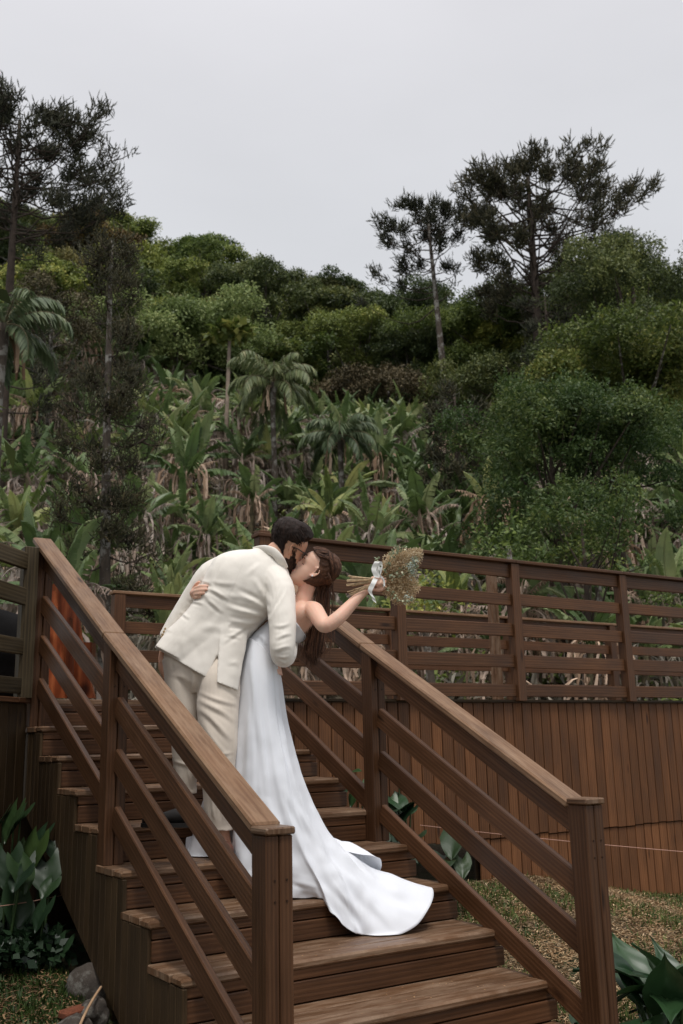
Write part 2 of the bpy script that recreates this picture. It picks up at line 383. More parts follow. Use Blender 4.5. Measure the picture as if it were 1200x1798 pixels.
for px in (868, 908):
    q = P(px, 1100, 9.1); mb = MB()
    o = None
    board(mb, (q[0], q[1], DZ), (q[0], q[1], 2.72 if px < 900 else 2.68), .085, .07, (1, 0, 0), .006, 1.05)
    o = mb.build('timber_upright', TREADM)
    tag(o, 'rough timber upright just behind the deck railing, %s of the dark post' % ('left' if px < 900 else 'right'), 'post', 'rough timber uprights on the deck')
#PART2
# ================================================================== TERRAIN
def sstep(a, b, x):
    t = np.clip((x-a)/(b-a), 0, 1); return t*t*(3-2*t)
_pu = [9, 12, 14, 20, 25, 35, 50, 70, 100, 112, 135, 200, 700]; _pz = [.15, .5, .9, 2.6, 4.9, 9.6, 17.6, 28.5, 43.5, 47.5, 46, 30, 0]
def ground(x, y):
    x = np.asarray(x, float); y = np.asarray(y, float)
    dx, dy = x-CAM[0], y-CAM[1]; u = dx*FH[0]+dy*FH[1]; v = dx*RH[0]+dy*RH[1]
    near = -.36+.50*sstep(-1.2, 2.7, y)-.235*np.clip(x-4.0, 0, 3)+.10*sstep(.6, -.4, x)*sstep(-.5, 1.5, y)
    far = np.interp(u, _pu, _pz)
    lat = np.clip(u/100, 0, 1.15)**1.4
    far = far+lat*np.where(v < 0, np.minimum(-v*.95, 15.2+(-v-16)*.38), v*.05)-sstep(100, 160, u)*lat*10-13.*sstep(58, 100, u)
    far = far+(np.sin(x*.31+y*.12)*.5+np.sin(y*.43-x*.2)*.4)*sstep(16, 40, u)*(1+u/60)
    k = sstep(7.5, 13.5, u)
    return near*(1-k)+far*k+(np.sin(x*3.1)*np.cos(y*2.7)*.015)
mS, t, b, o = mat('ground_soil'); ob = nn(t, 'ShaderNodeTexCoord').outputs['Object']
c = ramp(t, tnoise(t, ob, 9, 8, .75), [(.3, (.045, .030, .016)), (.5, (.10, .068, .038)), (.68, (.19, .135, .08))])
c = mixc(t, ramp(t, tnoise(t, ob, 1.3, 5, .6), [(.42, (0, 0, 0)), (.6, (1, 1, 1))]), c, (.035, .048, .014))
t.links.new(c, b.inputs['Base Color']); b.inputs['Roughness'].default_value = .95; bump(t, b, tnoise(t, ob, 40, 6, .7), .8, .02)
us = np.concatenate([np.linspace(-25, 0, 12), np.linspace(.4, 14, 60), np.linspace(14.8, 140, 120), np.linspace(150, 700, 12)])
V = []; nu, nv = len(us), 90
for u in us:
    hw = max(14, abs(u)*.95)
    for s in np.linspace(-1, 1, nv): V.append((*uv_world(u, s*hw), 0))
V = np.array(V); V[:, 2] = ground(V[:, 0], V[:, 1])
I = np.arange(nu*nv).reshape(nu, nv); F = np.stack([I[:-1, :-1], I[:-1, 1:], I[1:, 1:], I[1:, :-1]], -1).reshape(-1, 4)
tag(link('ground', fastmesh('ground', V, F, np.ones(len(V)), mS, smooth=True)), kind='structure')

# ------------------------------------------------------------------ foliage makers
def rotz(V, a): c, s = math.cos(a), math.sin(a); return V@np.array([[c, s, 0], [-s, c, 0], [0, 0, 1]])
def unit(a): return a/np.maximum(np.linalg.norm(a, axis=-1, keepdims=True), 1e-9)
def leaves(cent, axis, nrm, L, Wd, tone, bend=.12):
    """rhombic leaves: 4 corners each, slightly folded"""
    n = len(cent); axis = unit(axis); side = unit(np.cross(nrm, axis)); nr = np.cross(axis, side)
    L = np.broadcast_to(L, n)[:, None]; Wd = np.broadcast_to(Wd, n)[:, None]
    V = np.stack([cent, cent+axis*L*.45+side*Wd*.5+nr*L*bend, cent+axis*L, cent+axis*L*.45-side*Wd*.5+nr*L*bend], 1).reshape(-1, 3)
    return V, np.arange(4*n).reshape(n, 4), np.repeat(tone, 4)
def merge(parts):
    Vs, Fs, Ts = [], [], []; n = 0
    for V, F, T in parts: Vs.append(V); Fs.append(F+n); Ts.append(T); n += len(V)
    return np.concatenate(Vs), np.concatenate(Fs), np.concatenate(Ts)
def crown(g, blobs, leaf, per, wl=.55, flat=.75):
    """g: generator; blobs: list of (x,y,z,r)"""
    ps = []
    for (x, y, z, r) in blobs:
        n = int(per*1.25*r*r*(2. if per < 300 else 1)); d = unit(g.normal(size=(n, 3))); d[:, 2] = np.where(d[:, 2] < -.35, -d[:, 2], d[:, 2])
        rr = r*(g.uniform(.55, 1.08, n))[:, None]
        lump = 1+.28*np.sin(d[:, :1]*5+x*3)*np.sin(d[:, 1:2]*6+y*3+1)
        c = np.array([x, y, z])+d*rr*lump*np.array([1, 1, flat])
        ax = unit(g.normal(size=(n, 3))*.8+d*.5+np.array([0, 0, -.1])); nr = unit(d+g.normal(size=(n, 3))*.55+np.array([0, 0, .6]))
        T = np.clip(g.normal(.45, .17, n)+g.uniform(-.25, .25)+.12*(rr[:, 0]/r-.85), 0, 1)
        ps.append(leaves(c, ax, nr, leaf*g.uniform(.7, 1.3, n), leaf*wl*g.uniform(.7, 1.2, n), T))
    return merge(ps)
G1 = leafm('leaf_mid_green', [(0, (0.057, 0.087, 0.029)), (.45, (0.151, 0.198, 0.049)), (.75, (0.275, 0.321, 0.085)), (1, (0.471, 0.462, 0.147))], .55)
G2 = leafm('leaf_dark_green', [(0, (0.028, 0.043, 0.021)), (.5, (0.086, 0.116, 0.038)), (1, (0.214, 0.232, 0.079))], .5)
G3 = leafm('leaf_olive', [(0, (0.058, 0.060, 0.023)), (.5, (0.165, 0.157, 0.055)), (1, (0.345, 0.296, 0.120))], .6)
G4 = leafm('leaf_bright', [(0, (0.040, 0.065, 0.016)), (.45, (0.112, 0.153, 0.034)), (1, (0.306, 0.294, 0.085))], .5, .35)
G5 = leafm('leaf_brownish', [(0, (0.045, 0.038, 0.020)), (.5, (0.127, 0.095, 0.048)), (1, (0.267, 0.199, 0.113))], .7, .1)
PINE = leafm('araucaria_needles', [(0, (0.016, 0.019, 0.010)), (.5, (0.043, 0.044, 0.021)), (1, (0.101, 0.082, 0.041))], .7, .08)
PALM = leafm('palm_frond', [(0, (0.052, 0.078, 0.036)), (.5, (0.122, 0.164, 0.078)), (1, (0.295, 0.296, 0.170))], .5, .3)
mB, t, b, o = mat('tree_bark'); ob = nn(t, 'ShaderNodeTexCoord').outputs['Object']
n_ = tnoise(t, tmap(t, ob, (1, 1, .3)), 9, 6, .7)
t.links.new(mixc(t, ramp(t, tnoise(t, ob, 5, 5, .7), [(.50, (0, 0, 0)), (.58, (1, 1, 1))]), ramp(t, n_, [(.3, (.030, .022, .016)), (.7, (.10, .075, .055))]), (.23, .215, .19)), b.inputs['Base Color'])
b.inputs['Roughness'].default_value = .9; bump(t, b, n_, .7, .03); BARK = mB
BARKD = simple('dark_bark', (.045, .032, .024), .9, .4, 6, .6)
BANG = leafm('banana_leaf', [(0, (0.065, 0.102, 0.032)), (.5, (0.158, 0.230, 0.077)), (1, (0.371, 0.410, 0.202))], .42, .32, .5, vein=9.)
BAND = leafm('dry_banana_leaf', [(0, (0.106, 0.073, 0.054)), (.45, (0.266, 0.202, 0.165)), (1, (0.590, 0.487, 0.440))], .85, .2, .1)
BANS = simple('banana_stem', (.12, .10, .055), .8, .5, 7, .4)

def make_tree(name, g, H, Rr, leaf, m, trunk_r=.16, nb=16, per=260, bark=None, lean=0, low=.35, wl=.55, flat=.75, dome=1.):
    """prototype broadleaf tree: Empty > trunk, crown; origin at the ground"""
    rt = empty(name); mb = MB(); H = H-.18*Rr; ch = H*(1-low); cz = H-ch*.5
    blobs = []; nb = int(nb*1.9)
    for i in range(nb):
        a = g.uniform(0, 6.28); q = math.sqrt(g.uniform(0, 1)); rad = Rr*q*.8*(1+.22*math.sin(a*3+H*7)+.15*math.sin(a*5+H*3)); wild = g.uniform() < .22
        if wild: rad = Rr*g.uniform(.6, 1.12); q = .6
        top = cz+ch*.42*math.sqrt(max(0, 1-q*q*.85))*dome*g.uniform(.72, 1.12); z = top if g.uniform() < .68 else g.uniform(cz-ch*.3, top)
        blobs.append((math.cos(a)*rad, math.sin(a)*rad, z, Rr*g.uniform(.15, .33)))
    pts = [Vector((0, 0, -.4)), Vector((lean*.3, .05*H*g.uniform(-1, 1)*.4, H*.3)), Vector((lean*.7, 0, H*.6)), Vector((lean, 0, H*.82))]
    tube(mb, pts, [trunk_r*1.25, trunk_r, trunk_r*.7, trunk_r*.3], 8)
    for bx in blobs[:min(nb, 12)]:
        s = pts[1].lerp(pts[3], g.uniform(0, .8)); e = Vector(bx[:3]); mid = s.lerp(e, .5)+V3(0, 0, -.06*H*.3)
        tube(mb, [s, mid, e], [trunk_r*.38, trunk_r*.25, trunk_r*.08], 5, cap=False)
    mb.build('trunk', bark or BARK, rt, True)
    V, F, T = crown(g, blobs, leaf, per, wl, flat)
    link('crown', fastmesh(name+'_crown', V, F, T, m), rt)
    return rt
USED = set()
KIDS = {}
def kids(o):
    if o.name not in KIDS: KIDS[o.name] = [c for c in bpy.data.objects if c.parent is o]
    return KIDS[o.name]
def place(proto, x, y, z, rz, sc, label, cat, group=None, tilt=0.):
    """the first use moves the prototype itself, later ones copy it and its parts"""
    if proto.name in USED:
        r = proto.copy(); COL.objects.link(r)
        for c in kids(proto): d = c.copy(); COL.objects.link(d); d.parent = r
    else: kids(proto); USED.add(proto.name); r = proto
    r.location = (x, y, z); r.rotation_euler = (tilt*math.cos(rz*3), tilt*math.sin(rz*3), rz)
    r.scale = sc if isinstance(sc, tuple) else (sc, sc, sc)
    for k_ in ('group',):
        if k_ in r: del r[k_]
    return tag(r, label, cat, group)
def at_px(x, d, dz=0.):
    q = P(x, 900, d); return float(q[0]), float(q[1]), float(ground(q[0], q[1]))+dz
def top_z(x, y, d): return float(P(x, y, d)[2])

# ------------------------------------------------------------------ hillside forest
specs = [('broad_green', G1, 6.5, 3.0, .30), ('dark_round', G2, 7.5, 3.0, .26), ('olive_tree', G3, 6.0, 2.7, .28), ('dark_tall', G2, 9.0, 2.4, .28),
         ('bright_tree', G4, 6.5, 3.0, .30), ('tall_green', G1, 8.5, 2.5, .26), ('brown_tree', G5, 6.0, 2.4, .26), ('olive_low', G3, 4.8, 2.9, .26)]
protos = []
for i, (nm, m_, H, r_, lf) in enumerate(specs):
    protos.append(make_tree('forest_tree', np.random.default_rng(50+i), H, r_, lf*.62, m_, .17, nb=28, per=800, low=.02 if i != 3 else .15, wl=.6))
g = np.random.default_rng(11); cand = []
LBL = {0: 'mid green', 1: 'dark green rounded', 2: 'olive green', 3: 'tall dark green', 4: 'bright green', 5: 'tall mid green', 6: 'brownish sparse', 7: 'low olive spreading'}
pts_ = []
for tries in range(9000):
    u = 46+g.uniform()**.8*72; v = g.uniform(-.41, .41)*u
    sp = 3.9 if u < 70 else 4.2
    if v > .02*u and u > 100: continue
    if any((u-a)**2+(v-b_)**2 < sp*sp*(.8 if u > 80 else 1) for a, b_ in pts_): continue
    pts_.append((u, v))
    if len(pts_) >= 292: break
for (u, v) in pts_:
    x, y = uv_world(u, v); z = float(ground(x, y))
    w = [3, 3.2, 1.6, 1.4, 1.0, 1.5, .5, 1.2] if u < 75 else [3, 2, 3, .8, .6, 1.2, .8, 2.5]
    if v > .05*u: w = [2.5, 4, .6, 2, 1.4, 2, .3, .5]
    i = int(g.choice(8, p=np.array(w)/sum(w)))
    s = g.uniform(.62, 1.05)*(1. if u < 70 else .82)
    zone = ('on the upper hillside' if u > 78 else 'above the banana slope')
    side = 'at the left' if v < -.14*u else ('at the right' if v > .16*u else 'in the middle')
    lb = '%s forest tree %s, %s of the photo' % (LBL[i], zone, side)
    place(protos[i], x, y, z-.5, g.uniform(0, 6.28), (s*g.uniform(.85, 1.2), s*g.uniform(.85, 1.2), s*g.uniform(.85, 1.15)), lb, 'tree', lb.replace(' forest tree', ' trees'))
# undergrowth filling the forest floor
def scatter_blobs(g, n, ufun, r, leaf, per, zoff=.2, wl=.5):
    bl = []
    for _ in range(n):
        u, v = ufun(g); x, y = uv_world(u, v); bl.append((x, y, float(ground(x, y))+zoff, r*g.uniform(.6, 1.3)))
    return crown(g, bl, leaf, per, wl, .8)
g = np.random.default_rng(5)
V, F, T = scatter_blobs(g, 1900, lambda g: (lambda u: (u, g.uniform(-.58, .50)*u))(45+g.uniform()**.8*70), 2.0, .40, 60, .9)
tag(link('forest_undergrowth', fastmesh('undergrowth', V, F, T, G1)), 'dark green bushes covering the ground between the hillside trees', 'undergrowth', kind='stuff')

def canopy(name, m, n, seed, label, leaf):
    g = np.random.default_rng(seed); bl = []
    for _ in range(n):
        u = 50+g.uniform()**.9*62; v = g.uniform(-.60, .48)*u; x, y = uv_world(u, v); bl.append((x, y, float(ground(x, y))+g.uniform(1.2, 4.2), g.uniform(.5, 1.35)))
    V, F, T = crown(g, bl, leaf, 130, .55, .8); tag(link(name, fastmesh(name, V, F, T, m)), label, 'canopy', kind='stuff')
canopy('hillside_canopy', G1, 600, 71, 'mixed mid green treetops closing the gaps on the forested hill', .24)
canopy('hillside_canopy', G2, 600, 72, 'mixed dark green treetops closing the gaps on the forested hill', .22)
canopy('hillside_canopy', G3, 260, 73, 'mixed olive treetops closing the gaps on the forested hill', .22)
# ------------------------------------------------------------------ banana plantation
def banana_leaf(mb, g, base, az, el0, L, wid, droop, mi, tone, torn=.5, hang=False):
    n = 15; p = Vector(base); d = Vector((math.cos(az)*math.cos(el0), math.sin(az)*math.cos(el0), math.sin(el0))); h = Vector((math.cos(az), math.sin(az), 0))
    P_, D_ = [p.copy()], [d.copy()]
    el = el0
    for i in range(n):
        el -= droop*(.25+1.5*i/n)/n; d = Vector((h.x*math.cos(el), h.y*math.cos(el), math.sin(el))); p = p+d*(L/n); P_.append(p.copy()); D_.append(d.copy())
    tw = g.uniform(-.7, .7)
    for sg in (-1, 1):
        i = 2; ang = g.uniform(.1, .5)
        while i < n:
            k = 1 if g.uniform() < torn else int(g.integers(2, 4)); k = min(k, n-i)
            if torn: ang = ang*.6+.4*g.uniform(-.1, .7)+(g.uniform(0, .9) if g.uniform() < torn*.35 else 0)
            if hang: ang = g.uniform(.9, 1.7)
            vs_, us = [], []
            for j in range(k+1):
                q = (i+j)/n; w = wid*.5*min(1, (q-.08)*5)**.6*max(0.02, 1-((q-.12)/.88)**3.2)**.8
                d_ = D_[i+j]; s = d_.cross(Vector((0, 0, 1))); s = s.normalized() if s.length > .05 else Vector((-h.y, h.x, 0)); up = s.cross(d_).normalized()
                s = s*math.cos(tw*q)+up*math.sin(tw*q); up = s.cross(d_).normalized()
                out_ = (s*sg*math.cos(ang)+up*(-math.sin(ang) if torn > .1 else math.sin(.25))).normalized()
                sh = (-.04 if j == k and k < 3 else .0)*wid
                vs_ += [P_[i+j], P_[i+j]+out_*w*.55+up*.04*wid, P_[i+j]+out_*w+d_*(.25*w*.5+sh)-up*.04*wid]
                if hang and j == k: vs_[-2] -= d_*L/n*.5; vs_[-1] -= d_*L/n*.75
                us += [(q*6, 0), (q*6, .5), (q*6, 1)]
            fs, fu = [], []
            for j in range(k):
                for c_ in (0, 1):
                    f = [j*3+c_, j*3+c_+1, j*3+c_+4, j*3+c_+3]; fs.append(f); fu.append([us[t_] for t_ in f])
            mb.add(vs_, fs, fu, float(np.clip(tone+g.uniform(-.08, .08), 0, 1)), mi); i += k
    tube(mb, P_[:-1], [wid*.055*(1-.8*i/n) for i in range(n)], 5, tone=min(1, tone+.35), mi=mi, cap=False)
def dead_leaf(mb, g, base, az, L, mi):
    n = 7; p = Vector(base); h = Vector((math.cos(az), math.sin(az), 0)); s = Vector((-h.y, h.x, 0)); el = g.uniform(.2, .9); vs_ = []; w0 = g.uniform(.02, .065)
    for i in range(n+1):
        q = i/n; tw = g.uniform(-1.3, 1.3); w = w0*(.5+q)*(1-q*.6)*g.uniform(.6, 1.4)
        sd = s*math.cos(tw)+h*math.sin(tw); vs_ += [p-sd*w, p+sd*w*.2+h*.05, p+sd*w]
        el = max(-1.5, el-g.uniform(.35, .75)); p = p+(h*math.cos(el)+V3(0, 0, math.sin(el)))*(L/n)+s*g.uniform(-.04, .04)
    fs = []
    for i in range(n):
        for c_ in (0, 1): fs.append([i*3+c_, i*3+c_+1, i*3+c_+4, i*3+c_+3])
    mb.add(vs_, fs, None, g.uniform(.1, 1), mi)
bananas = []
for k in range(9):
    g = np.random.default_rng(100+k); rt = empty('banana_plant'); H = g.uniform(1.5, 2.5)
    dry = k in (2, 5, 7, 8)
    mb = MB(); lx, ly = g.uniform(-.2, .2, 2)
    tube(mb, [(0, 0, -.3), (lx*.3, ly*.3, H*.5), (lx, ly, H)], [.13, .10, .06], 8); mb.build('stem', BANS, rt, True)
    mb = MB(); nl = 12 if not dry else 5
    a0 = g.uniform(0, 6.28)
    for i in range(nl):
        el = g.uniform(1.0, 1.52) if i < 7 else g.uniform(.3, 1.0)
        banana_leaf(mb, g, (lx, ly, H-.1), a0+i*2.4+g.uniform(-.3, .3), el, g.uniform(1.0, 1.8), g.uniform(.26, .42), g.uniform(.25, 1.3), 0, float(np.clip(g.normal(.5, .28), 0, 1)), .35 if i < 3 else 1.)
    mb.build('leaves', BANG, rt, True)
    mb = MB()
    for i in range(85 if dry else 48):
        z = g.uniform(.35, 1.12)*H; a = g.uniform(0, 6.28); dead_leaf(mb, g, (lx*z/H+math.cos(a)*.08, ly*z/H+math.sin(a)*.08, z), a, g.uniform(.7, 1.6), 0)
    for i in range(6 if dry else 4): banana_leaf(mb, g, (lx, ly, H-.15), g.uniform(0, 6.28), g.uniform(.4, 1.1), g.uniform(.9, 1.4), g.uniform(.2, .34), g.uniform(1.0, 2.2), 0, float(g.uniform(.2, .9)), 1., True)
    mb.build('dry_leaves', BAND, rt)
    bananas.append((rt, dry))
g = np.random.default_rng(21); pts_ = []
for tries in range(9000):
    u = 14.5+g.uniform()**.75*33; v = g.uniform(-.40, .40)*u
    if any((u-a)**2+(v-b_)**2 < (.85+.022*u)**2 for a, b_ in pts_): continue
    if v > .13*u and u > 38: continue
    pts_.append((u, v))
    if len(pts_) >= 296: break
pts_.sort()
PALMS = [(az_v(482, 29)/29, 29), (az_v(602, 27)/27, 27), (az_v(395, 31)/31, 31)]
for (u, v) in pts_:
    if any(abs(v/u-q) < .016 and d_-7 < u < d_+.5 for q, d_ in PALMS): continue
    x, y = uv_world(u, v); z = float(ground(x, y))
    dryp = .5 if (-.02*u < v < .14*u and u > 22) else (.22 if v < 0 else .35)
    pool = [b_ for b_, d_ in bananas if d_ == (g.uniform() < dryp)] or [bananas[0][0]]
    pr = pool[int(g.integers(len(pool)))]; dr = dict(((b_.name), d_) for b_, d_ in bananas)[pr.name]
    s = g.uniform(.72, 1.12)*(.85 if u < 22 else 1)
    zone = ('just behind the deck railing' if u < 19 else 'low on the slope') if u < 24 else ('halfway up the slope' if u < 31 else ('high on the slope' if u < 39 else 'right below the forest'))
    side = ['at the far left', 'left of centre', 'in the centre', 'right of centre', 'at the far right'][min(4, int((v/u+.40)/.16))]
    lb = '%s banana plant %s, %s' % ('dry brown' if dr else 'green leafy', zone, side)
    place(pr, x, y, z-.1, g.uniform(0, 6.28), s, lb, 'banana plant', lb.replace(' banana plant', ' banana plants'), tilt=g.uniform(0, .22))
# the rest of the thicket, past counting
def thicket(name, part, m, label, n, seed):
    g = np.random.default_rng(seed); Vs, Fs, Ts = [], [], []; off = 0; base = []
    for rt, dr in bananas:
        me = [c for c in kids(rt) if c.name.startswith(part)][0].data; me.calc_loop_triangles()
        V = np.empty(len(me.vertices)*3, np.float32); me.vertices.foreach_get('co', V); T = np.empty(len(me.vertices), np.float32); me.attributes['tone'].data.foreach_get('value', T)
        F = np.empty(len(me.loop_triangles)*3, np.int32); me.loop_triangles.foreach_get('vertices', F); base.append((V.reshape(-1, 3), F.reshape(-1, 3), T))
    for i in range(n):
        u = 21+g.uniform()**.85*27; v = g.uniform(-.58, .48)*u
        if v > .16*u and u > 38: v = -v
        if any(abs(v/u-q) < .02 and d_-7 < u < d_+.5 for q, d_ in PALMS): continue
        x, y = uv_world(u, v); V, F, T = base[int(g.integers(len(base)))]; sc = g.uniform(.6, .95)
        Vs.append(rotz(V*sc, g.uniform(0, 6.28))+np.array([x, y, float(ground(x, y))-.1])); Fs.append(F+off); Ts.append(T); off += len(V)
    o = link(name, fastmesh(name, np.concatenate(Vs), np.concatenate(Fs), np.concatenate(Ts), m)); tag(o, label, 'thicket', kind='stuff')
thicket('banana_thicket', 'leaves', BANG, 'dense mass of torn green banana leaves filling the slope', 400, 61)
thicket('dry_banana_thicket', 'dry_leaves', BAND, 'mass of hanging dry banana leaves filling the slope', 400, 62)
# dry leaf litter and weeds between the plants
g = np.random.default_rng(31); n = 30000
u = 12.2+g.uniform(size=n)**.8*34; v = g.uniform(-.40, .40, n)*u; X = CAM[0]+FH[0]*u+RH[0]*v; Y = CAM[1]+FH[1]*u+RH[1]*v; Z = ground(X, Y)+g.uniform(-.05, .9, n)*g.uniform(0, 1, n)
ax = unit(g.normal(size=(n, 3))+np.array([0, 0, -.5])); nr = unit(g.normal(size=(n, 3)))
V, F, T = leaves(np.stack([X, Y, Z], 1), ax, nr, g.uniform(.25, .75, n), g.uniform(.04, .13, n), g.uniform(0, 1, n), .2)
tag(link('dry_leaf_litter', fastmesh('litter', V, F, T, BAND)), 'dry pinkish brown fallen leaves littering the banana slope', 'leaf litter', kind='stuff')
V, F, T = scatter_blobs(g, 300, lambda g: (lambda u: (u, g.uniform(-.41, .41)*u))(12.5+g.uniform()**.8*32), .62, .17, 330, .12, .45)
tag(link('weeds', fastmesh('weeds', V, F, T, G1)), 'low green weeds and ferns between the banana plants', 'weeds', kind='stuff')
# ================================================================== TREES ONE CAN TELL APART
def curve_pts(a, b, sag, n=6, wob=0., g=None):
    a, b = Vector(a), Vector(b); r_ = []
    for i in range(n+1):
        q = i/n; p = a.lerp(b, q); p.z += sag*math.sin(math.pi*q)
        if wob and 0 < i < n: p += Vector(tuple(g.uniform(-wob, wob, 3)))
        r_.append(p)
    return r_
def rods(g, base, dirs, L, r):
    """needle covered twigs: a bundle of slender spindles with a bristly outline"""
    n = len(base); d = unit(dirs); s1 = unit(np.cross(d, g.normal(size=(n, 3)))); s2 = np.cross(d, s1); L = L[:, None]; r = r[:, None]
    bendv = np.array([0, 0, 1.])*L*.18
    mid = base+d*L*.5-bendv*.25; tip = base+d*L+bendv
    V = [base]; k = 4
    for q, w in ((.25, .8), (.72, 1.)):
        c = base+(mid-base)*q*2 if q < .5 else mid+(tip-mid)*(q-.5)*2
        for i in range(k): a = i*math.pi*2/k; V.append(c+(s1*math.cos(a)+s2*math.sin(a))*r*w)
    V.append(tip); V = np.stack(V, 1); m = V.shape[1]
    F = []
    for i in range(k):
        j = (i+1) % k; F += [[0, 1+i, 1+j, 0], [1+i, 5+i, 5+j, 1+j], [5+i, 9, 5+j, 5+i]]
    F3 = np.array([[0, 1+i, 1+(i+1) % k] for i in range(k)]+[[1+i, 5+i, 5+(i+1) % k] for i in range(k)]+[[1+i, 5+(i+1) % k, 1+(i+1) % k] for i in range(k)]+[[5+i, 9, 5+(i+1) % k] for i in range(k)])
    Fa = (F3[None]+np.arange(n)[:, None, None]*m).reshape(-1, 3)
    T = np.repeat(np.clip(g.normal(.4, .2, n), 0, 1), m)
    return V.reshape(-1, 3), Fa, T
def bristles(g, V0, dirs, L, r, per=10):
    """fine needles standing off the twigs"""
    n = len(V0); q = g.uniform(.1, 1, (n, per)); d = unit(dirs)
    c = (V0[:, None]+d[:, None]*(L[:, None]*q)[..., None]+np.array([0, 0, 1.])*(L[:, None]*q*q*.15)[..., None]).reshape(-1, 3)
    dd = unit(g.normal(size=(n*per, 3))+np.repeat(d, per, 0)*1.1); rr = np.repeat(r, per)*g.uniform(1.4, 2.6, n*per)
    s = unit(np.cross(dd, g.normal(size=(n*per, 3))))*.007
    V = np.stack([c-s, c+s, c+dd*rr[:, None]], 1).reshape(-1, 3)
    return V, np.arange(len(V)).reshape(-1, 3), np.repeat(np.clip(g.normal(.5, .25, n*per), 0, 1), 3)
def araucaria(seed, base, H, trunk, limbs, rod=.5, rr=.05, dens=1., lean=(0, 0), tr=.25, bristle=8):
    """limbs: list of (height fraction, azimuth, reach, rise, sag, tufts)"""
    g = np.random.default_rng(seed); rt = empty('araucaria_tree', base); mb = MB()
    ax = [Vector((lean[0]*math.sin(q*1.6), lean[1]*q*q, H*q-(.6 if q == 0 else 0))) for q in np.linspace(0, 1, 12)]
    def onax(q): q = min(max(q, 0), 1)*11; i = min(int(q), 10); return ax[i].lerp(ax[i+1], q-i)
    tube(mb, ax, [tr*(1.12-.85*q) for q in np.linspace(0, 1, 12)], 9)
    mb.build('trunk', trunk, rt, True)
    mb = MB(); B_, D_, Ls, Rs = [], [], [], []
    for hf, az, reach, rise, sag, nt_ in limbs:
        s = onax(hf); e = s+Vector((math.cos(az)*reach, math.sin(az)*reach, rise)); pts = curve_pts(s, e, sag, 7, reach*.02, g)
        tube(mb, pts, [max(.012, tr*.17*(1-.8*i/7)) for i in range(8)], 5, cap=False)
        for k in range(nt_):
            q = 1-g.uniform()**1.3*(.27 if nt_ > 2 else .15); i = min(int(q*7), 6); c = pts[i].lerp(pts[i+1], q*7-i)
            off = Vector(tuple(g.normal(size=3)*np.array([1, 1, .6])*min(.08+reach*.035, .20))); c2 = c+off+V3(0, 0, reach*.02)
            tube(mb, [c, c.lerp(c2, .5)-V3(0, 0, .04), c2], [.022, .016, .01], 4, cap=False)
            m = int(g.integers(9, 15)*dens)
            for _ in range(m):
                od = Vector((math.cos(az), math.sin(az), 0))*.5+Vector(tuple(g.normal(size=3)))*.85+V3(0, 0, .7)
                B_.append(c2+Vector(tuple(g.normal(size=3)*.11))); D_.append(od.normalized()); Ls.append(rod*g.uniform(.55, 1.2)); Rs.append(rr*g.uniform(.7, 1.2))
    mb.build('branches', BARKD, rt, True)
    B_, D_, Ls, Rs = map(np.array, (B_, D_, Ls, Rs))
    V, F, T = merge([rods(g, B_, D_, Ls, Rs), bristles(g, B_, D_, Ls, Rs, bristle)])
    link('crown', fastmesh('araucaria_crown', V, F, T, PINE), rt)
    return rt
def umbrella(g, n, H, h0, Rm, depth, tufts, drop=1.5, asym=0.):
    L = []
    for i in range(n):
        q = (i+.5)/n; r_ = Rm*(.80+.2*math.sin(q*2.6))*(g.uniform(.66, 1.05) if q < .6 else g.uniform(.25, 1.03))*(1 if q > .12 else .8); hf = h0+(1-h0)*q*.97; r_ *= 1+asym*math.cos(i*2.4-math.atan2(RH[1], RH[0]))
        lowz = H*hf+depth*.30*(.6+q); topz = H-drop*(r_/Rm)**2-g.uniform(0, .5); k = min(1, max(0, (q-.05)/.5)); L.append((hf, i*2.4+g.uniform(-.35, .35), r_, lowz*(1-k)+topz*k-H*hf, -.16*r_*(1-.5*q), tufts))
    return L
def limbset(g, n, h0, h1, reach, rise, sag, tufts, keep=lambda a: True):
    L = []
    for i in range(n):
        q = (i+.5)/n; az = i*2.4+g.uniform(-.3, .3)
        if not keep(az): continue
        L.append((h0+(h1-h0)*q, az, reach(q)*g.uniform(.82, 1.1), rise(q)*g.uniform(.8, 1.2), sag(q), tufts))
    return L
g = np.random.default_rng(1)
# big umbrella araucaria on the right
d = 39; b0 = at_px(962, d, -.3); H = top_z(950, 305, d)-b0[2]
L = umbrella(g, 74, H, .54, 4.3, 4.6, 10, 1.2, .24)
L += [(.42, .4, 1.5, .2, -.2, 3), (.40, 2.6, 1.9, .1, -.3, 4), (.45, 4.6, 1.7, .3, -.3, 3), (.37, 3.6, 1.5, .1, -.2, 4), (.36, 5.5, 1.0, .1, -.2, 3)]
tag(araucaria(1, b0, H, BARKD, L, .40, .022, 1.5, (.25, 0), .30, 10), 'large umbrella-crowned araucaria standing tall against the sky at the right', 'tree', 'araucaria trees')
# slimmer one beside it
d = 42; b0 = at_px(800, d, -.3); H = top_z(760, 362, d)-b0[2]; lz = -(az_v(800, d)-az_v(748, d))
vec = RH*lz
L = umbrella(g, 26, H, .72, 2.1, 2.6, 8, .7, -.22)
azL = math.atan2(-RH[1], -RH[0])
L += [(.60, azL, 3.3, .55, -1.0, 2), (.64, azL+.3, 3.0, 1.0, -.7, 3), (.68, azL-.3, 2.6, 1.2, -.5, 4), (.62, azL+2.9, 1.0, .7, -.2, 1), (.7, azL+3.3, 1.2, .5, -.2, 2), (.66, azL+.1, 1.6, .5, -.3, 5), (.74, azL+.2, 1.6, .5, -.3, 6)]
r_ = araucaria(2, b0, H, BARK, L, .36, .021, 1.4, (0, 0), .20, 10)
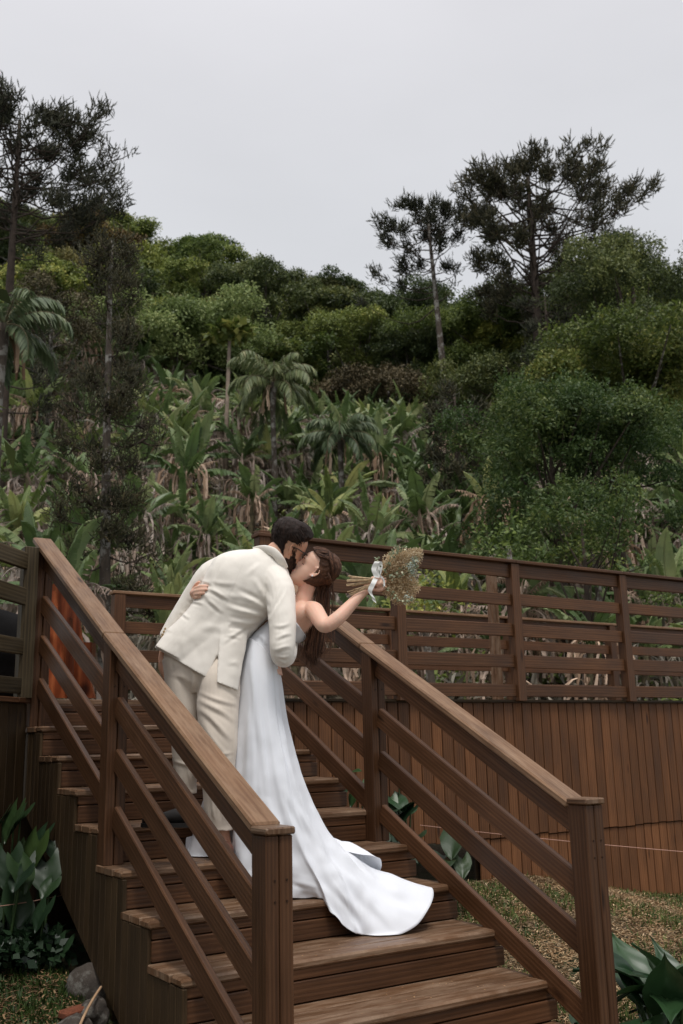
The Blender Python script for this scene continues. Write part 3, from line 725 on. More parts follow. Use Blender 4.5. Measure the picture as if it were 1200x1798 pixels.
# lean the trunk to the left as it rises
r_.rotation_euler = (0, 0, 0); r_.matrix_world = Matrix.Translation(b0)@Matrix(((1, 0, vec[0]/H, 0), (0, 1, vec[1]/H, 0), (0, 0, 1, 0), (0, 0, 0, 1)))
tag(r_, 'slender sparse araucaria leaning left, with one long bare drooping branch', 'tree', 'araucaria trees')
# left edge araucaria
d = 27; b0 = at_px(-6, d, -.3); H = top_z(10, 212, d)-b0[2]
azR = math.atan2(RH[1], RH[0])
L = umbrella(g, 60, H, .70, 3.1, 2.8, 10, .8, .1)
L += [(.72, azR, 3.3, .75, -.45, 14), (.72, azR+.2, 2.5, .5, -.45, 7), (.69, azR-.25, 2.3, 1.1, -.3, 6), (.66, azR-.1, 1.0, -.1, -.1, 2), (.42, azR+.3, 1.6, -.2, -.2, 5), (.36, azR-.2, 1.5, .0, -.2, 5), (.5, azR, 1.2, -.1, -.2, 4), (.3, azR+.1, 1.3, .1, -.1, 5), (.24, azR-.3, 1.3, -.1, -.1, 4)]
tag(araucaria(3, b0, H, BARKD, L, .30, .016, 1.6, (0, 0), .20, 12), 'dark araucaria cut off by the left edge, its flat crown reaching into the sky', 'tree', 'araucaria trees')
# young dark conifer left with pale lichened trunk
d = 15.5; b0 = at_px(196, d, -.3); H = top_z(182, 425, d)-b0[2]
L = []
for i in range(13): L.append((.90+.10*i/13, i*2.4, g.uniform(.15, .52), g.uniform(-.25, .15), -.05, int(g.integers(2, 6))))
for i in range(30):
    hf = .26+.52*i/30; L.append((hf, i*2.4+g.uniform(-.4, .4), g.uniform(.35, 1.05)*(1.15-.35*hf), g.uniform(-.3, .12), -.12, int(g.integers(3, 8))))
for i in range(6): L.append((.80+.02*i, i*2.1, g.uniform(.2, .4), .05, -.03, 1))
tag(araucaria(4, b0, H, BARK, L, .17, .008, 3.4, (-.15, 0), .105, 14), 'young dark conifer with pale lichened trunk behind the left stair railing', 'tree', 'conifers on the slope')
# dark conifer in the middle of the slope and one at the right
for (px, py, dd, nm, sc_) in ((808, 690, 27, 'low dark conifer bush right of the palms, in front of the slim araucaria trunk', 1.35), (985, 520, 36, 'drooping dark conifer below the large araucaria', 1.5)):
    b0 = at_px(px, dd, -.3); H = top_z(px, py, dd)-b0[2]; L = []
    for i in range(44):
        hf = .12+.86*i/44; L.append((hf, i*2.4+g.uniform(-.4, .4), sc_*g.uniform(.7, 1.1)*(1.15-.6*hf), g.uniform(-.5, .2), -.1, 4))
    tag(araucaria(int(px), b0, H, BARKD, L, .28, .017, 2.2, (0, 0), .14, 12), nm, 'tree', 'conifers on the slope')
# palms
def palm(seed, base, H, nf, FL, label, thin=.085):
    g = np.random.default_rng(seed); rt = empty('palm_tree', base); mb = MB()
    tube(mb, [(0, 0, -.3), (.03, 0, H*.4), (-.02, .02, H*.8), (0, 0, H)], [thin*1.4, thin, thin*.95, thin*1.3], 9); mb.build('trunk', BARK, rt, True)
    mb = MB(); C_, A_, N_, L_, W2, T_ = [], [], [], [], [], []
    for i in range(nf):
        az = i*2.4+g.uniform(-.2, .2); q0 = i/nf; el = 1.35-1.7*q0+g.uniform(-.1, .1); L0 = FL*g.uniform(.85, 1.1); h = Vector((math.cos(az), math.sin(az), 0)); s = Vector((-h.y, h.x, 0)); p = Vector((0, 0, H)); pts = [p.copy()]; n = 14
        for k in range(n):
            el -= (1.7-.4*q0)*(.3+1.3*k/n)/n*1.3; el = max(el, -1.5); dv = h*math.cos(el)+V3(0, 0, math.sin(el)); p = p+dv*(L0/n); pts.append(p.copy())
            if k < 2: continue
            for sg in (-1, 1):
                for z_ in range(4):
                    c = pts[-2].lerp(pts[-1], z_/4); ll = L0*.33*math.sin(math.pi*min(1, (k+2)/(n+3)))**.5
                    a_ = s*sg*.7+dv*.55-V3(0, 0, g.uniform(.5, 1.5)); C_.append(c); A_.append(a_); N_.append(dv.cross(a_)*sg); L_.append(ll*g.uniform(.8, 1.1)); W2.append(.032); T_.append(np.clip(g.normal(.45-.3*(q0 > .85), .15), 0, 1))
        tube(mb, pts, [.022*(1-.8*k/n) for k in range(n+1)], 4, cap=False)
    mb.build('rachises', BANS, rt, True)
    V, F, T = leaves(np.array(C_), np.array(A_), np.array(N_), np.array(L_), np.array(W2)*1.5, np.array(T_), .1)
    link('crown', fastmesh('palm_crown', V, F, T, PALM), rt)
    mb = MB()
    for i in range(5): dead_leaf(mb, g, (0, 0, H-.15), g.uniform(0, 6.28), 1.1, 0)
    mb.build('dead_fronds', BAND, rt)
    return tag(rt, label, 'palm', 'palms on the slope')
d = 29; b0 = at_px(482, d, -.2); palm(1, b0, top_z(478, 672, d)-b0[2], 20, 1.75, 'tall queen palm with drooping grey-green fronds, leftmost of the two middle palms')
d = 27; b0 = at_px(602, d, -.2); palm(2, b0, top_z(602, 765, d)-b0[2], 16, 1.45, 'shorter palm with feathery fronds, right of the tall queen palm')
d = 17; b0 = at_px(-12, d, -.2); palm(3, b0, top_z(15, 570, d)-b0[2], 12, 1.35, 'palm at the left edge half hidden by dark branches')
# thin-stemmed papaya-like tree
d = 31; b0 = at_px(395, d, -.2); H = top_z(398, 585, d)-b0[2]; g = np.random.default_rng(4)
rt = empty('papaya_tree', b0); mb = MB(); tube(mb, [(0, 0, -.3), (.05, 0, H*.5), (.15, 0, H)], [.09, .07, .06], 8); mb.build('trunk', simple('papaya_bark', (.22, .17, .13), .85, .3, 5, .4), rt, True)
bl = [(.15+math.cos(a)*.42, math.sin(a)*.42, H+g.uniform(-.25, .2), .28) for a in np.linspace(0, 6.28, 8)[:-1]]+[(.15, 0, H+.3, .3)]
V, F, T = crown(g, bl, .34, 520, .7, .5); link('crown', fastmesh('papaya_crown', V, F, T, G4), rt); tag(rt, 'thin pale-stemmed tree with a small leafy umbrella top, left of the tall palm', 'tree')
# individual broadleaf trees: (x, y top, distance, radius, material, leaf, nb, label, bark, low)
FEATH = leafm('leaf_feathery', [(0, (.026, .055, .016)), (.5, (.062, .105, .030)), (1, (.17, .21, .065))], .55, .35)
solo = [
 (305, 528, 43, 4.2, leafm('leaf_pale_green', [(0, (0.091, 0.125, 0.038)), (.5, (0.244, 0.302, 0.105)), (1, (0.536, 0.554, 0.235))], .55, .3), .30, 26, 'pale green rounded tree above the banana plants, left of the thin-stemmed tree', BARK, .2, 260),
 (1120, 585, 31, 4.0, G4, .24, 28, 'bright green spreading tree at the right edge below the big araucaria', BARK, .2, 330),
 (975, 655, 18.5, 2.0, FEATH, .085, 34, 'feathery fine-leaved green tree in the middle right, behind the deck', BARKD, .35, 1500),
 (1085, 690, 19.5, 1.7, FEATH, .085, 30, 'fine-leaved green tree right of the feathery one', BARKD, .35, 1500),
 (1150, 392, 33, 3.4, G2, .20, 24, 'open-crowned dark tree at the right edge on the skyline', BARKD, .3, 260),
 (1075, 430, 44, 3.6, G2, .24, 24, 'dense dark tree right of the large araucaria', BARKD, .2, 300),
 (1190, 470, 38, 3.0, G1, .24, 20, 'mid green tree cut off by the right edge', BARKD, .2, 300),
 (640, 545, 50, 4.0, G1, .26, 24, 'broad dense green tree behind the two palms', BARK, .1, 320),
 (560, 500, 60, 4.4, G3, .3, 24, 'olive-topped tree on the skyline above the palms', BARK, .1, 280),
 (730, 500, 52, 3.6, G2, .26, 24, 'dark rounded tree left of the slim araucaria trunk', BARK, .1, 300),
 (880, 530, 47, 3.8, G1, .25, 24, 'green tree between the two tall araucarias', BARK, .1, 320),
 (900, 610, 40, 3.2, G2, .24, 20, 'dark green tree below and left of the large araucaria', BARKD, .1, 300),
 (690, 640, 44, 3.0, G5, .22, 22, 'brownish-leaved tree right of the shorter palm', BARK, .1, 320),
 (75, 500, 36, 2.6, G5, .2, 22, 'brown-twigged tree at the left behind the dark conifer', BARK, .2, 260),
 (1020, 820, 15.5, 1.15, FEATH, .075, 22, 'fine-leaved shrub behind the right part of the railing', BARKD, .25, 1100),
]
for i, (px, py, d, r_, m_, lf, nb, lb, bk, low, per) in enumerate(solo):
    b0 = at_px(px, d, -.3); H = top_z(px, py, d)-b0[2]
    if per < 400: lf, per = lf*.6, per*3
    t_ = make_tree('shrub' if H < 4 else 'broadleaf_tree', np.random.default_rng(300+i), H, r_, lf, m_, .05*r_, nb, per, bk, 0, low, .5)
    t_.location = b0; tag(t_, lb, 'shrub' if H < 4 else 'tree')
# pale stems behind the railing
for i, (px, d, h) in enumerate(((893, 15.6, 3.2), (1040, 16.2, 3.0), (740, 14.6, 2.4))):
    b0 = at_px(px, d, -.3); rt = empty('sapling', b0); mb = MB(); tube(mb, [(0, 0, -.2), (.06, 0, h*.5), (-.05, 0, h)], [.085, .07, .04], 8); mb.build('trunk', BARK, rt, True)
    V, F, T = crown(np.random.default_rng(i), [(0, 0, h, .6), (.3, .1, h-.3, .4), (-.35, 0, h-.2, .45)], .1, 700, .5); link('crown', fastmesh('sapling_crown', V, F, T, G1), rt)
    tag(rt, ('pale lichened sapling stem seen through the deck railing, right of the tall dark post', 'pale sapling stem at the far right behind the railing', 'thin pale sapling behind the bouquet side of the railing')[i], 'tree', 'pale saplings behind the deck')

# ================================================================== NEAR GROUND: grass, straw, rocks, big-leaved plants
def blades(name, g, n, xr, yr, mats, h=(.03, .09), w=.006, flat=False, keep=None):
    x = g.uniform(*xr, n); y = g.uniform(*yr, n)
    if keep is not None: k = keep(x, y); x, y = x[k], y[k]; n = len(x)
    z = ground(x, y); az = g.uniform(0, 6.28, n); hh = g.uniform(*h, n)
    el = g.uniform(-.05, .35, n) if flat else g.uniform(.6, 1.5, n)
    d = np.stack([np.cos(az)*np.cos(el), np.sin(az)*np.cos(el), np.sin(el)], 1); s = np.stack([-np.sin(az), np.cos(az), 0*az], 1)*w*g.uniform(.6, 1.5, n)[:, None]
    c = np.stack([x, y, z+(.012 if flat else 0)*g.uniform(0, 2.5, n)], 1); m = c+d*hh[:, None]*.55
    V = np.stack([c-s, c+s, m+s*.8, c+d*hh[:, None]+np.array([0, 0, -1])*hh[:, None]*.15, m-s*.8], 1).reshape(-1, 3)
    return V, np.arange(len(V)).reshape(-1, 5), np.repeat(g.uniform(0, 1, n), 5)
GR = leafm('grass_blade', [(0, (.030, .060, .012)), (.5, (.075, .120, .030)), (1, (.17, .21, .07))], .6, .3)
STR = leafm('dry_straw', [(0, (0.195, 0.115, 0.062)), (.5, (0.435, 0.281, 0.166)), (1, (0.705, 0.504, 0.331))], .85, .1, .1)
g = np.random.default_rng(8)
patch = lambda x, y: (np.sin(x*2.3+1)*np.cos(y*2.9)+.5*np.sin(x*5.1+y*4)+g.normal(size=x.shape)*.45) > .05
kR = lambda x, y: (x > W+.03) | (y < -.7)
V, F, T = blades('g', g, 60000, (1.72, 6.6), (-1.4, 2.7), GR, (.03, .085), .0045, keep=lambda x, y: kR(x, y) & patch(x, y))
tag(link('grass', fastmesh('grass_right', V, F, T, GR)), 'green tufts of short lawn grass right of the stairs', 'grass', kind='stuff')
V, F, T = blades('g', g, 90000, (1.72, 6.6), (-1.4, 2.7), STR, (.02, .07), .0035, True, keep=kR)
tag(link('dry_grass', fastmesh('straw_right', V, F, T, STR)), 'dry tan grass clippings covering the lawn right of the stairs', 'dry grass', kind='stuff')
V, F, T = blades('g', g, 30000, (-2.2, -.02), (-.2, 3.0), GR, (.025, .075), .004); T = T*.4  # lowered tone paints shade into the blade colour
tag(link('grass', fastmesh('grass_left', V, F, T, GR)), 'short grass left of the stairs with shade darkened into its colour', 'grass', kind='stuff')
V, F, T = blades('g', g, 18000, (-2.2, -.02), (-.2, 3.0), STR, (.02, .06), .0035, True); T = T*.35  # straw tone lowered as well, shade put into its colour
tag(link('dry_grass', fastmesh('straw_left', V, F, T, STR)), 'dry straw bits left of the stairs with shade darkened into their colour', 'dry grass', kind='stuff')

def rock(loc, sc, seed, label, m):
    import bmesh
    bm = bmesh.new(); bmesh.ops.create_icosphere(bm, subdivisions=4, radius=1)
    for v in bm.verts:
        q = v.co.copy(); f = 1+.28*noise.noise(q*1.1+Vector((seed, 0, 0)))+.08*noise.noise(q*3.7+Vector((0, seed, 0)))+.025*noise.noise(q*11)
        v.co = Vector((q.x*sc[0], q.y*sc[1], q.z*sc[2]))*f
    me = bpy.data.meshes.new('rock'); bm.to_mesh(me); bm.free(); fin(me, m, True); o = link('rock', me); o.location = loc; o.rotation_euler = (0, 0, seed); return tag(o, label, 'rock', 'rocks beside the stairs')
mR, t, b, o = mat('lichen_rock'); ob = nn(t, 'ShaderNodeTexCoord').outputs['Object']
t.links.new(mixc(t, ramp(t, tnoise(t, ob, 14, 6, .7), [(.5, (0, 0, 0)), (.62, (1, 1, 1))]), ramp(t, tnoise(t, ob, 6, 8, .7), [(.3, (.03, .024, .019)), (.7, (.09, .07, .055))]), (.16, .15, .13)), b.inputs['Base Color'])
b.inputs['Roughness'].default_value = .9; bump(t, b, tnoise(t, ob, 22, 8, .75), .8, .02)
def left_at(px, py, X, dz=0.):
    v = FW+RT*(px-600)/FPX-UP*(py-899)/FPX; q = CAM+v*((X-CAM[0])/v[0]); return (X, float(q[1]), float(ground(X, q[1]))+dz)
rock(left_at(135, 1740, -.22, .05), (.12, .09, .075), 1., 'grey lichened rock lying in the grass left of the stairs', mR)
rock(left_at(168, 1740, -.08, .05), (.07, .08, .075), 2.3, 'small rough rock against the stair skirting', mR)
rock(left_at(158, 1690, -.01, .04), (.06, .12, .12), 4.1, 'dark rock in the shade under the stairs', mR)
mb = MB(); q = Vector(left_at(148, 1722, -.13, .06)); board(mb, q-V3(.10, .02, 0), q+V3(.07, .02, .01), .08, .035, (0, 1, 0), .008, 1.)
tag(mb.build('brick', simple('brick_red', (.17, .055, .028), .9, .3, 30, .6)), 'broken orange-red brick lying behind the grey rock', 'brick')
mb = MB(); A = Vector(left_at(178, 1722, -.05, .16)); Bq = Vector(left_at(95, 1795, -.45, .02)); tube(mb, curve_pts(A, Bq, .06, 10), .006, 6)
tag(mb.build('dry_stalk', simple('stalk_tan', (.42, .27, .16), .7, .2)), 'curved pale dry stalk arching over the grass beside the rock', 'stalk')
for (a, b_, lb) in (((P(738, 1449, 7.1)), (P(1300, 1504, 6.3)), 'thin pale string stretched across the lawn in front of the plank wall'), ((P(-60, 1597, 4.9)), (P(112, 1571, 5.6)), 'thin string stretched across the dark plants left of the stairs')):
    mb = MB(); tube(mb, curve_pts(a, b_, -.01, 10), .0024, 5); tag(mb.build('string', simple('string_pink', (.42, .24, .18), .8, .1)), lb, 'string')

ARUM = leafm('arum_leaf', [(0, (.014, .042, .016)), (.5, (.030, .070, .026)), (1, (.065, .12, .04))], .38, .12, .45)
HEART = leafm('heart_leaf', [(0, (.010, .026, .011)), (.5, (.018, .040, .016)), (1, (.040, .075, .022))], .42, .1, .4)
STEMG = simple('plant_stem', (.035, .065, .02), .5, .2)
def heart_leaf(mb, c, axis, nrm, L, Wd, tone, arrow=.0, curl=.25):
    axis = Vector(axis).normalized(); nrm = Vector(nrm); side = nrm.cross(axis).normalized(); nr = axis.cross(side)
    nu_, nv_ = 15, 11; vs_, uv_ = [], []
    for i in range(nu_):
        q = i/(nu_-1)
        w = (math.sin(math.pi*min(1, (q*.93+.07))**.68)**(.8+arrow*.5))*(1-.35*q*arrow) if q < 1 else .0
        for j in range(nv_):
            s = j/(nv_-1)*2-1; lobe = -(.22+.20*(arrow < .5))*abs(s)**1.4*max(0, 1-q*3.0)
            x = (q-.18+lobe)*L; y = s*w*Wd*.5*(1.12 if q < .3 else 1)
            vein = .012*L*math.cos((q*9+abs(s)*3.5)*2.2)*min(1, abs(s)*4)*(1-abs(s)**4)
            z = -curl*L*(q**2)*.7+abs(s)**1.3*Wd*.13-(abs(s)**4)*Wd*.05+vein+.02*L*math.sin(9*q+3*s)*abs(s)**3
            vs_.append(Vector(c)+axis*x+side*y+nr*z); uv_.append((q, s))
    fs, us = [], []
    for i in range(nu_-1):
        for j in range(nv_-1):
            f = [i*nv_+j, i*nv_+j+1, (i+1)*nv_+j+1, (i+1)*nv_+j]; fs.append(f); us.append([uv_[k] for k in f])
    mb.add(vs_, fs, us, tone)
def leafy_plant(name, seed, base, specs, m, label, grp=None, arrow=0.):
    """specs: (offset x, y, z of the leaf, azimuth it points to, pitch, length, width)"""
    g = np.random.default_rng(seed); rt = empty(name, base); mb = MB(); ms = MB()
    for (x, y, z, az, pi_, L, Wd) in specs:
        ax = Vector((math.cos(az)*math.cos(pi_), math.sin(az)*math.cos(pi_), math.sin(pi_))); nr = Vector((-math.cos(az)*math.sin(pi_), -math.sin(az)*math.sin(pi_), math.cos(pi_)))+Vector(tuple(g.normal(size=3)*.18))
        heart_leaf(mb, (x, y, z), ax, nr, L, Wd, float(np.clip(g.normal(.45, .25), 0, 1)), arrow, g.uniform(.15, .5))
        tube(ms, curve_pts((x*.25, y*.25, -.05), (x, y, z), .02, 5), [.009, .009, .008, .007, .006, .004], 6, cap=False)
    mb.build('leaves', m, rt, True); ms.build('stems', STEMG, rt, True); return tag(rt, label, 'plant', grp)
def rs(g, n, R_, z0, z1, L, azb=None, pit=(-.3, .8), wr=(.55, .75)):
    o_ = []
    for i in range(n):
        a = i*2.4+g.uniform(-.4, .4); r_ = R_*g.uniform(.25, 1); l = L*g.uniform(.7, 1.15)
        o_.append((math.cos(a)*r_, math.sin(a)*r_, g.uniform(z0, z1), a if azb is None else azb+g.uniform(-1, 1), g.uniform(*pit), l, l*g.uniform(*wr)))
    return o_
g = np.random.default_rng(78); bl = []
for _ in range(46):
    X = g.uniform(-.75, -.03); Y = g.uniform(1.75, 2.6)-.55*abs(X)*.5; bl.append((X, Y, float(ground(X, Y))+g.uniform(.0, .16), g.uniform(.07, .14)))
V, F, T = crown(g, bl, .055, 9000, .7, .8); tag(link('added_ground_cover', fastmesh('cover_leaves', V, F, T*.5, HEART)), 'low dark leafy ground cover at the foot of the left deck wall', 'ground cover', kind='stuff')  # leaves added to hide the stems and darken this corner
g = np.random.default_rng(77)
for i, (px, py, zz, n, L, lb) in enumerate(((1165, 1700, .18, 15, .33, 'big glossy arrow-leaved plant in the bottom right corner'), (1215, 1655, .25, 12, .32, 'glossy arrow-leaved plant cut off by the right edge'), (1110, 1770, .10, 10, .27, 'lower arrow-leaved plant beside the right front post'), (1010, 1770, .0, 7, .24, 'small arrow-leaved plant between the steps and the right front post'))):
    q = PZ(px, py, zz); b0 = (q[0], q[1], float(ground(q[0], q[1])))
    leafy_plant('arum_plant', 40+i, b0, rs(g, n, .26, .12, .42 if i < 2 else .25, L, None, (-.1, 1.15)), ARUM, lb, 'glossy arrow-leaved plants', 1.)
for i, (px, py, X, zz, n, L, lb) in enumerate(((20, 1480, -.22, .45, 6, .19, 'dark heart-leaved plant at the left edge in front of the plank wall'), (66, 1490, -.10, .40, 5, .19, 'dark heart-leaved plant beside the stair skirting'), (68, 1610, -.15, .20, 4, .16, 'low heart-leaved plant with one bright leaf at the bottom left'), (8, 1560, -.30, .2, 6, .18, 'small heart-leaved plant at the left edge'))):
    v = FW+RT*(px-600)/FPX-UP*(py-899)/FPX; q = CAM+v*((X-CAM[0])/v[0]); gz = float(ground(q[0], q[1])); h = float(q[2])-gz
    leafy_plant('heart_leaf_plant', 60+i, (float(q[0]), float(q[1]), gz), rs(g, n, .14, h-.16, h+.14, L*.85, -2.2, (-1.2, -.6), (.85, 1.05)), HEART, lb, 'heart-leaved plants left of the stairs')
for i, (px, py, d, n, L, lb) in enumerate(((690, 1395, 6.9, 8, .17, 'variegated leafy plant growing up between the stair railing and the plank wall'), (705, 1450, 6.8, 7, .20, 'pale green leafy plant low under the right railing'), (625, 1410, 6.9, 6, .15, 'leafy plant behind the right end of the middle steps'), (785, 1500, 6.9, 6, .20, 'grey-green leaves poking out by the gap under the plank wall'), (600, 1370, 7.0, 4, .12, 'small leaf tuft behind the right end of the upper steps'), (690, 1490, 6.6, 7, .14, 'low leaves in the shade under the right railing'))):
    q = P(px, py, d); gz = float(ground(q[0], q[1])); h = float(q[2])-gz
    leafy_plant('leafy_plant', 80+i, (q[0], q[1], gz), rs(g, n, .13, h-.14, h+.12, L, -2.2, (-1., .4), (.6, .9)), HEART if i % 2 else ARUM, lb, 'leafy plants between the stairs and the wall')

# ================================================================== THINGS ON THE DECK, LEFT
def slab(mb, pts, th, nrm, tone):
    """extruded outline"""
    n = len(pts); nv = Vector(nrm).normalized()*th/2; A = [Vector(p)-nv for p in pts]; Bv = [Vector(p)+nv for p in pts]
    us = [(p.z*1.0, p.x+p.y) for p in map(Vector, pts)]
    fs = [list(range(n))[::-1], [n+i for i in range(n)]]+[[i, (i+1) % n, n+(i+1) % n, n+i] for i in range(n)]
    uu = [us[::-1], us]+[[us[i], us[(i+1) % n], us[(i+1) % n], us[i]] for i in range(n)]
    mb.add(A+Bv, fs, uu, tone)
bn = tag(empty('rustic_bench', tuple(P(120, 1215, 7.6)*np.array([1, 1, 0])+np.array([0, 0, DZ]))), 'rustic red-brown varnished slab seat standing behind the left stair railing', 'seat')
def pxslab(pl, d, th, name, tone=1.):
    mb = MB(); slab(mb, [P(x, y, d) for x, y in pl], th, (FH[0], FH[1], 0), tone); child(mb, name, REDW, bn)
pxslab([(87, 1226), (89, 1130), (91, 1030), (100, 1022), (112, 1040), (125, 1058), (139, 1080), (146, 1130), (150, 1160), (158, 1190), (168, 1226)], 7.6, .05, 'backrest', .75)
pxslab([(87, 1226), (89, 1120), (92, 1040), (97, 1038), (104, 1100), (110, 1150), (116, 1226)], 7.5, .05, 'side_slab', 1.5)
pxslab([(120, 1226), (118, 1160), (120, 1085), (126, 1085), (128, 1150), (130, 1226)], 7.45, .05, 'side_slab', .45)
pxslab([(144, 1129), (165, 1129), (165, 1153), (146, 1153)], 7.7, .12, 'armrest', .55)
q = P(52, 1080, 9.5); mb = MB(); tube(mb, [(q[0], q[1], .8), (q[0], q[1], 3.0)], .06, 8); tag(mb.build('wooden_pole', REDW), 'reddish round pole behind the left railing', 'post')
import bmesh
bm = bmesh.new(); bmesh.ops.create_uvsphere(bm, u_segments=48, v_segments=32, radius=1)
for v in bm.verts:
    q = v.co.copy(); z = q.z
    if z < 0: q.x *= .93-.10*abs(z); q.y *= .93
    f = 1+.05*noise.noise(q*2.5)+.02*math.sin(q.x*9+q.z*3)
    v.co = Vector((q.x*.36, q.y*.33, (math.copysign(abs(z)**.8, z))*.34))*f
me = bpy.data.meshes.new('cover'); bm.to_mesh(me); bm.free(); fin(me, simple('black_fabric', (.006, .0055, .0055), .9, .2, 12, .3, spec=.1), True)
b0 = (-2.8, 2.3, .1); t_ = make_tree('broadleaf_tree', np.random.default_rng(991), 5.2, 2.1, .13, G2, .12, 26, 620, BARKD, 0, .15, .55); t_.location = b0  # tree added out of view to block sky light at the lower left
tag(t_, 'unseen dense dark tree added left of the deck to shade the ground', 'tree')
b0 = (-2.45, -.35, -.3); t_ = make_tree('shrub', np.random.default_rng(992), 3.2, 1.15, .10, G2, .08, 22, 900, BARKD, 0, .05, .55); t_.location = b0  # shrub added out of view for more shade on the left
tag(t_, 'unseen dark leafy shrub added left of the stair foot to shade the ground', 'shrub')
o = link('covered_chair', me); o.location = tuple(P(-2, 1138, 7.0)); o.location.z = DZ+.33; tag(o, 'rounded black fabric-covered seat behind the left railing', 'covered seat')
g = np.random.default_rng(90); n = 260; k_ = g.integers(0, 9, n); X = g.uniform(.02, W-.05, n); Y = k_*RUN-g.uniform(.02, .33, n); Z = k_*RISE+.002
V, F, T = leaves(np.stack([X, Y, Z], 1), np.stack([g.normal(size=n), g.normal(size=n), 0*X], 1), np.tile([0, 0, 1.], (n, 1)), g.uniform(.004, .018, n), g.uniform(.002, .006, n), g.uniform(0, 1, n), .08)
tag(link('step_debris', fastmesh('debris', V, F, T, STR)), 'tiny dry leaf crumbs and grit scattered over the stair treads', 'debris', kind='stuff')
#PART4
# ================================================================== THE COUPLE
def fabric(name, col, rough=.8, sheen=.3, weave=900, var=.04, bmp=.12, transl=0):
    m, t, b, o = mat(name); ob = nn(t, 'ShaderNodeTexCoord').outputs['Object']
    n = tnoise(t, ob, 14, 4, .6); a = tuple(c*(1-var) for c in col); d = tuple(min(1, c*(1+var)) for c in col)
    t.links.new(ramp(t, n, [(.3, a), (.7, d)]), b.inputs['Base Color']); b.inputs['Roughness'].default_value = rough; b.inputs['Sheen Weight'].default_value = sheen
    b.inputs['Specular IOR Level'].default_value = .2
    h = mathn(t, 'ADD', tnoise(t, tmap(t, ob, (1, 1, .12)), weave, 2, .5), mathn(t, 'MULTIPLY', tnoise(t, ob, 55, 4, .6), 1.2))
    bump(t, b, h, bmp, .002); return m
def skinm(name, col, blush):
    m, t, b, o = mat(name); ob = nn(t, 'ShaderNodeTexCoord').outputs['Object']
    t.links.new(ramp(t, tnoise(t, ob, 16, 4, .55), [(.35, col), (.7, blush)]), b.inputs['Base Color']); b.inputs['Roughness'].default_value = .48
    b.inputs['Subsurface Weight'].default_value = .18; b.inputs['Subsurface Radius'].default_value = (.9, .35, .2); b.inputs['Subsurface Scale'].default_value = .012
    b.inputs['Specular IOR Level'].default_value = .35; bump(t, b, tnoise(t, ob, 220, 3, .6), .08, .002); return m
JACK = fabric('cream_linen', (.86, .81, .735)); TROU = fabric('beige_trouser_cloth', (.76, .67, .57)); DRES = fabric('white_satin', (.78, .80, .845), .5, .15, 1500, .01, .05)
SKM = skinm('mans_skin', (.62, .36, .24), (.68, .37, .25)); SKW = skinm('womans_skin', (.74, .48, .36), (.80, .47, .35))
def hairm(name, a, c):
    m, t, b, o = mat(name); ob = nn(t, 'ShaderNodeTexCoord').outputs['Object']; at = nn(t, 'ShaderNodeAttribute', attribute_name='tone').outputs['Fac']
    t.links.new(mixc(t, 1., ramp(t, at, [(0, a), (1, c)]), ramp(t, tnoise(t, ob, 90, 3, .6), [(.3, (.6, .6, .6)), (.7, (1.3, 1.3, 1.3))]), 'MULTIPLY'), b.inputs['Base Color'])
    b.inputs['Roughness'].default_value = .62; b.inputs['Specular IOR Level'].default_value = .22; bump(t, b, tnoise(t, ob, 160, 4, .7), .5, .004); return m
HM = hairm('dark_brown_hair', (.010, .006, .005), (.035, .020, .015)); HW = hairm('auburn_brown_hair', (.020, .009, .006), (.15, .072, .042))
BEARD = hairm('beard_hair', (.022, .012, .008), (.055, .028, .018))

def idir(a): a = R(a); return Vector(tuple(RT*math.cos(a)-UP*math.sin(a)))
FV = Vector((FH[0], FH[1], 0))
def mpp(d): return d*math.cos(PITCH)/FPX*1.012
def ring(x, y, d, hw, hd, ang=0., tilt=0.):
    """centre seen at x, y; half width hw in photo pixels along angle ang; half depth hd in metres"""
    A = idir(ang)*hw*mpp(d); return (Vector(tuple(P(x, y, d))), A, (FV*hd))
def loft(mb, rings, n=28, pw=2.0, sub=4):
    """closed smooth tube through elliptical rings"""
    C_ = np.array([list(r[0])+list(r[1])+list(r[2]) for r in rings]); m = len(C_); out = []
    for i in range(m-1):
        p0, p1, p2, p3 = C_[max(i-1, 0)], C_[i], C_[i+1], C_[min(i+2, m-1)]
        for k in range(sub):
            t = k/sub; out.append(.5*((2*p1)+(-p0+p2)*t+(2*p0-5*p1+4*p2-p3)*t*t+(-p0+3*p1-3*p2+p3)*t**3))
    out.append(C_[-1]); vs_, fs = [], []
    for q in out:
        c, A, B = Vector(q[:3]), Vector(q[3:6]), Vector(q[6:9])
        for k in range(n):
            a = 2*math.pi*k/n; ca, sa = math.cos(a), math.sin(a); ca = math.copysign(abs(ca)**(2/pw), ca); sa = math.copysign(abs(sa)**(2/pw), sa); vs_.append(c+A*ca+B*sa)
    M_ = len(out)
    for i in range(M_-1):
        for k in range(n): j = (k+1) % n; fs.append([i*n+k, i*n+j, (i+1)*n+j, (i+1)*n+k])
    fs.append(list(range(n))[::-1]); fs.append([(M_-1)*n+k for k in range(n)])
    mb.add(vs_, fs)
def ball(mb, c, r, sc=(1, 1, 1), rot=None):
    n1, n2 = 14, 10; vs_, fs = [], []
    for i in range(n2+1):
        a = math.pi*i/n2
        for k in range(n1):
            b_ = 2*math.pi*k/n1; q = Vector((math.sin(a)*math.cos(b_)*sc[0], math.sin(a)*math.sin(b_)*sc[1], math.cos(a)*sc[2]))*r
            vs_.append(Vector(c)+(rot@q if rot else q))
    for i in range(n2):
        for k in range(n1): j = (k+1) % n1; fs.append([i*n1+k, (i+1)*n1+k, (i+1)*n1+j, i*n1+j])
    mb.add(vs_, fs)
